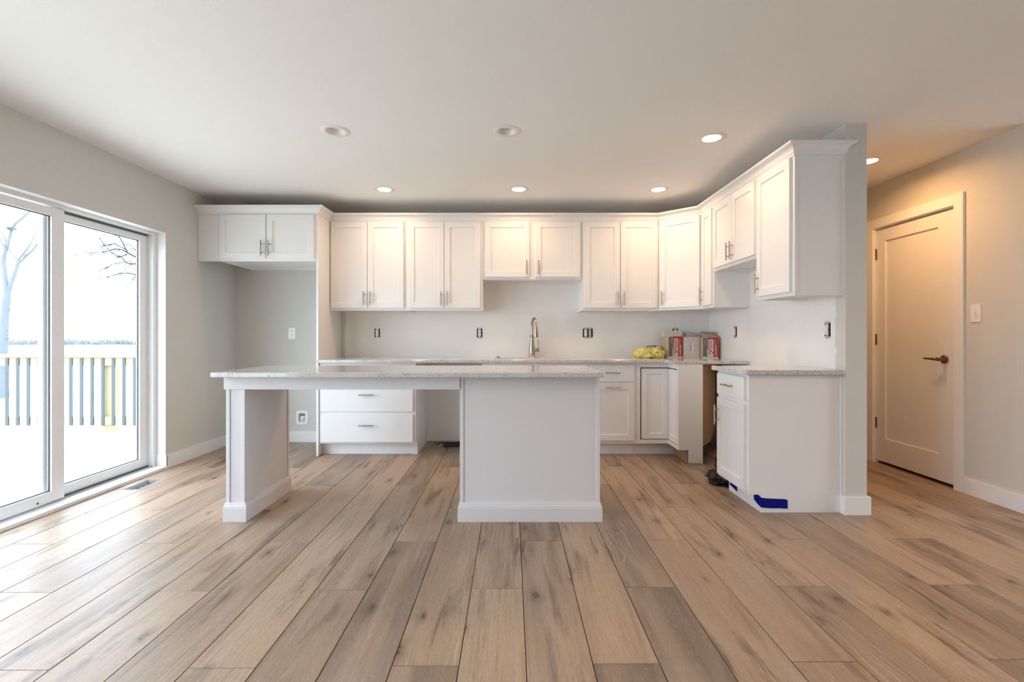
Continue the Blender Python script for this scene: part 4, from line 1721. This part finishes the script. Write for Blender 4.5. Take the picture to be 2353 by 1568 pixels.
# black plastic bag in the range gap
t = thing('rubbish_bag', 'crumpled black plastic bag on the floor in the range gap', 'bag', (1.735, 3.80, 0))
crumple('bag_body', M_BLACKBAG, (0.04, 0, 0), 0.13, 0.18, 0.10, 2.2, 0.55, 2.2, parent=t)
crumple('bag_fold', M_BLACKBAG, (-0.10, -0.12, 0), 0.11, 0.11, 0.055, 6.0, 0.65, 2.8, parent=t)
m = MB()
m.tube([(-0.105, -0.10, 0.03), (-0.130, -0.12, 0.10), (-0.118, -0.11, 0.15), (-0.10, -0.10, 0.20)], [0.03, 0.028, 0.012, 0.004], 7)
m.build('bag_neck', M_BLACKBAG, t)

# ------------------------------------------------------------------ outdoors
b = MB()
b.box(-9.5, XW - T, -3.0, 6.46, -0.185, -0.145)
struct(b.build('deck', M_DECK), 'pale wooden deck outside the patio door', 'deck')
b = MB()
b.box(-9.5, XW - T, 6.40, 6.46, -0.45, -0.186)
b.box(-9.5, -9.44, -3.0, 6.40, -0.45, -0.186)
struct(b.build('trim_3', M_PINE))

gv, gf = [], []
xsn = [-320, -200, -120, -60, -30, -16, -3.1, 6, 30, 120]
ysn = [-120, -40, -10, -3, 6.5, 12, 30, 80, 150, 320]
for yy in ysn:
    for xx in xsn:
        dd = math.hypot(xx, yy)
        gv.append((xx, yy, -0.72 - 0.0036 * dd))
for j in range(len(ysn) - 1):
    for i in range(len(xsn) - 1):
        a = j * len(xsn) + i
        gf.append((a, a + 1, a + len(xsn) + 1, a + len(xsn)))
struct(MB().add(gv, gf).build('ground', M_GROUND), 'pale winter field beyond the deck', 'field')

# railing
RYc = 6.36
t = thing('deck_railing', 'pine deck railing with dark balusters seen through the patio door', 'railing', (-6.0, RYc, -0.145))
RO = Vector((-6.0, RYc, -0.145))


def ral(m, name, mt, bevel=0.003):
    m.v = [p - RO for p in m.v]
    return m.build(name, mt, t, bevel=bevel)


ral(MB().box(-9.5, -3.3, RYc - 0.07, RYc + 0.07, 0.846, 0.884), 'cap_rail', M_PINE)
ral(MB().box(-9.5, -3.3, RYc - 0.035, RYc + 0.003, 0.735, 0.846), 'top_rail', M_PINE)
ral(MB().box(-9.5, -3.3, RYc - 0.035, RYc + 0.003, -0.046, 0.063), 'bottom_rail', M_PINE)
for px_ in (-9.2, -7.28, -5.353, -3.43):
    ral(MB().box(px_ - 0.07, px_ + 0.07, RYc + 0.003, RYc + 0.143, -0.60, 0.846), 'post', M_PINE)
for i in range(-26, 17):
    x = -5.788 + 0.1397 * i
    ral(MB().box(x - 0.019, x + 0.019, RYc - 0.047, RYc - 0.035, -0.052, 0.832), 'baluster', M_BALUSTER, 0)


# bare trees from limb lists given as points in space
def limb(m, p0, p1, r0, r1, rnd, n=5, wob=0.04):
    p0, p1 = Vector(p0), Vector(p1)
    L_ = (p1 - p0).length
    pts, rs = [], []
    for i in range(n + 1):
        u = i / n
        q = p0.lerp(p1, u)
        if 0 < i < n:
            q += Vector((rnd.uniform(-1, 1), rnd.uniform(-1, 1), rnd.uniform(-1, 1))) * L_ * wob
        pts.append(q)
        rs.append(r0 + (r1 - r0) * u)
    m.tube(pts, rs, 7)
    return pts


def twigs(m, start, dirv, L_, r, depth, rnd):
    if depth == 0 or L_ < 0.05:
        return
    d = dirv.normalized()
    end = start + d * L_
    pts = limb(m, start, end, r, r * 0.55, rnd, 3, 0.06)
    for i in range(2 + (depth > 1)):
        u = rnd.uniform(0.35, 1.0)
        p = start.lerp(end, u)
        nd = (d + Vector((rnd.uniform(-1, 1), rnd.uniform(-1, 1), rnd.uniform(-0.7, 0.8))) * 0.75)
        twigs(m, p, nd, L_ * rnd.uniform(0.5, 0.75), r * 0.55, depth - 1, rnd)


def AT(px, py, D, dy=0.0):
    x, y, z = at(px, py, D)
    return Vector((x, y, z))


TD1 = 15.0
rnd = random.Random(11)
t = thing('bare_tree', 'bare forked tree with a bird nest beyond the deck railing', 'tree', (AT(8, 830, TD1).x, TD1, -0.78))
TO = Vector(t.location)
m = MB()
m.tube([AT(6, 850, TD1) - Vector((0, 0, 0.9)), AT(7, 850, TD1), AT(9, 780, TD1), AT(11, 730, TD1), AT(15, 690, TD1), AT(18, 668, TD1)], [0.15, 0.115, 0.105, 0.098, 0.098, 0.085], 10)
m.v = [p - TO for p in m.v]
m.build('trunk', M_BARK, t, smooth=True)
m = MB()
m2 = MB()


def chain(pxs, rs, D=TD1, dd=0.0):
    pts = [AT(x, y, D + dd * i) for i, (x, y) in enumerate(pxs)]
    m.tube(pts, rs, 8)
    return pts


ch = []
ch += chain([(17, 672), (12, 640), (8, 603), (9, 585), (14, 572)], [0.075, 0.065, 0.058, 0.056, 0.052])
ch += chain([(14, 574), (6, 560), (-3, 545), (-20, 500)], [0.045, 0.040, 0.034, 0.02], dd=0.1)
ch += chain([(14, 574), (18, 560), (22, 545), (27, 528), (35, 514), (48, 504), (58, 495), (69, 486), (78, 478)], [0.05, 0.044, 0.042, 0.042, 0.036, 0.030, 0.027, 0.022, 0.012])
ch += chain([(17, 560), (10, 545), (5, 536), (-4, 528)], [0.03, 0.02, 0.016, 0.008])
ch += chain([(19, 670), (27, 648), (35, 626), (41, 606), (42, 596)], [0.062, 0.055, 0.052, 0.048, 0.045])
ch += chain([(41, 600), (32, 590), (24, 578), (19, 570)], [0.032, 0.026, 0.022, 0.02])
ch += chain([(42, 604), (52, 597), (60, 588), (74, 576), (85, 562), (94, 551), (110, 520)], [0.042, 0.036, 0.038, 0.033, 0.029, 0.024, 0.012])
ch += chain([(42, 597), (52, 586), (62, 573), (72, 558), (79, 540), (82, 520), (84, 509), (79, 499), (71, 488)], [0.03, 0.028, 0.025, 0.020, 0.016, 0.013, 0.012, 0.010, 0.007], dd=0.05)
ch += chain([(74, 566), (82, 556), (94, 548)], [0.012, 0.010, 0.007])
ch += chain([(19, 714), (30, 708), (38, 698), (47, 691)], [0.012, 0.010, 0.011, 0.005])
ch += chain([(14, 783), (24, 776), (32, 774), (44, 771)], [0.010, 0.008, 0.008, 0.004])
ch += chain([(32, 775), (27, 766), (20, 760)], [0.006, 0.006, 0.004])
for p in ch[4:]:
    if rnd.random() < 0.55:
        twigs(m2, p, Vector((rnd.uniform(-1, 1), rnd.uniform(-0.6, 0.6), rnd.uniform(0.0, 1.0))), rnd.uniform(0.18, 0.42), 0.007, 2, rnd)
m.v = [p - TO for p in m.v]
m.build('limb', M_BARK, t, smooth=True)
m2.v = [p - TO for p in m2.v]
m2.build('twig', M_BARK, t)['kind'] = 'stuff'
m = MB()
rn = random.Random(2)
c0 = AT(26, 525.5, TD1 - 0.08)
for i in range(70):
    a = rn.uniform(0, 2 * PI)
    q = Vector((math.cos(a) * rn.uniform(0.03, 0.14), math.sin(a) * rn.uniform(0.03, 0.12), rn.uniform(-0.035, 0.035)))
    tdir = Vector((-math.sin(a), math.cos(a), rn.uniform(-0.3, 0.3))) * rn.uniform(0.05, 0.10)
    m.tube([q - tdir, q + tdir * 0.2, q + tdir], 0.006, 5)
o = m.build('bird_nest', M_BARK, loc=tuple(c0))
tag(o, 'dark twiggy bird nest in the fork of the bare tree', 'nest')

# second tree: trunk hidden behind the wall, branches hanging into view
TD2 = 11.0
rnd = random.Random(23)
t = thing('bare_tree', 'bare tree with fine drooping twigs reaching into the right door pane', 'tree', (AT(455, 800, TD2).x, TD2, -0.76))
TO = Vector(t.location)
m = MB()
m.tube([AT(455, 860, TD2) - Vector((0, 0, 0.4)), AT(452, 760, TD2), AT(440, 660, TD2), AT(425, 560, TD2), AT(415, 470, TD2)], [0.17, 0.14, 0.12, 0.10, 0.06], 10)
m.v = [p - TO for p in m.v]
m.build('trunk', M_BARK, t, smooth=True)
m = MB()
m2 = MB()
ch = []
ch += chain([(432, 610), (380, 608), (340, 600), (316, 592), (304, 587), (294, 582), (290, 575), (283, 560), (275, 546), (268, 530), (262, 515)], [0.05, 0.04, 0.03, 0.024, 0.022, 0.02, 0.017, 0.015, 0.014, 0.012, 0.008], TD2)
c2 = []
chain_plain = chain


def chain(pxs, rs, D=TD1, dd=0.0):
    return chain_plain(pxs, [r * 1.7 for r in rs], D, dd)


c2 += chain([(296, 583), (280, 574), (265, 572), (250, 576), (236, 581), (222, 581), (205, 582), (180, 587)], [0.012, 0.009, 0.008, 0.007, 0.006, 0.005, 0.004, 0.003], TD2)
c2 += chain([(292, 585), (278, 590), (268, 588), (255, 580), (243, 566), (235, 556), (228, 548)], [0.010, 0.008, 0.007, 0.006, 0.005, 0.004, 0.003], TD2)
c2 += chain([(288, 573), (274, 566), (262, 560), (250, 562), (232, 566)], [0.008, 0.007, 0.006, 0.005, 0.003], TD2)
c2 += chain([(400, 606), (350, 610), (316, 606), (304, 607), (296, 606), (288, 602), (280, 592), (272, 590)], [0.02, 0.016, 0.011, 0.010, 0.009, 0.008, 0.006, 0.005], TD2)
c2 += chain([(288, 602), (272, 605), (258, 608), (248, 615), (240, 622)], [0.006, 0.006, 0.005, 0.004, 0.003], TD2)
c2 += chain([(420, 640), (350, 634), (316, 632), (300, 629), (285, 628), (268, 631), (252, 636), (240, 643)], [0.02, 0.014, 0.009, 0.008, 0.007, 0.006, 0.005, 0.003], TD2)
c2 += chain([(316, 632), (306, 640), (302, 650), (292, 656)], [0.006, 0.005, 0.004, 0.003], TD2)
c2 += chain([(275, 546), (262, 540), (250, 543), (240, 541)], [0.006, 0.005, 0.004, 0.003], TD2)
c2 += chain([(330, 585), (314, 576), (300, 564), (292, 552)], [0.010, 0.007, 0.005, 0.003], TD2)
for p in c2:
    for _ in range(2):
        if rnd.random() < 0.8:
            twigs(m2, p, Vector((rnd.uniform(-1.2, 0.2), rnd.uniform(-0.8, 0.8), rnd.uniform(-0.6, 0.4))), rnd.uniform(0.12, 0.36), 0.0075, 2, rnd)
m.v = [p - TO for p in m.v]
m.build('limb', M_TWIGD, t, smooth=True)
m2.v = [p - TO for p in m2.v]
m2.build('twig', M_TWIGD, t)['kind'] = 'stuff'

# distant line of bare woods across the field
m = MB()
rnd = random.Random(5)
for i in range(900):
    x = rnd.uniform(-250, -70)
    y = 150 + rnd.uniform(-8, 20)
    zg = -0.72 - 0.0036 * math.hypot(x, y)
    u = noise.noise(Vector((x * 0.05, 2.0, 0.5)))
    hgt = 2.3 + 1.9 * u + rnd.uniform(-0.5, 0.6)
    if rnd.random() < 0.05:
        hgt *= 1.35
    for k_ in range(9):
        a = rnd.uniform(-0.55, 0.55)
        x1 = x + rnd.uniform(-1.2, 1.2)
        h2 = hgt * rnd.uniform(0.45, 1.05)
        m.tube([(x1, y, zg), (x1 + a * h2 * 0.3, y + rnd.uniform(-1, 1), zg + h2 * 0.5), (x1 + a * h2, y + rnd.uniform(-1, 1), zg + h2)], [0.09, 0.075, 0.03], 3, caps=False)
o = m.build('treeline', M_TWIG)
tag(o, 'hazy line of bare woods across the field on the horizon', 'trees', kind='stuff')
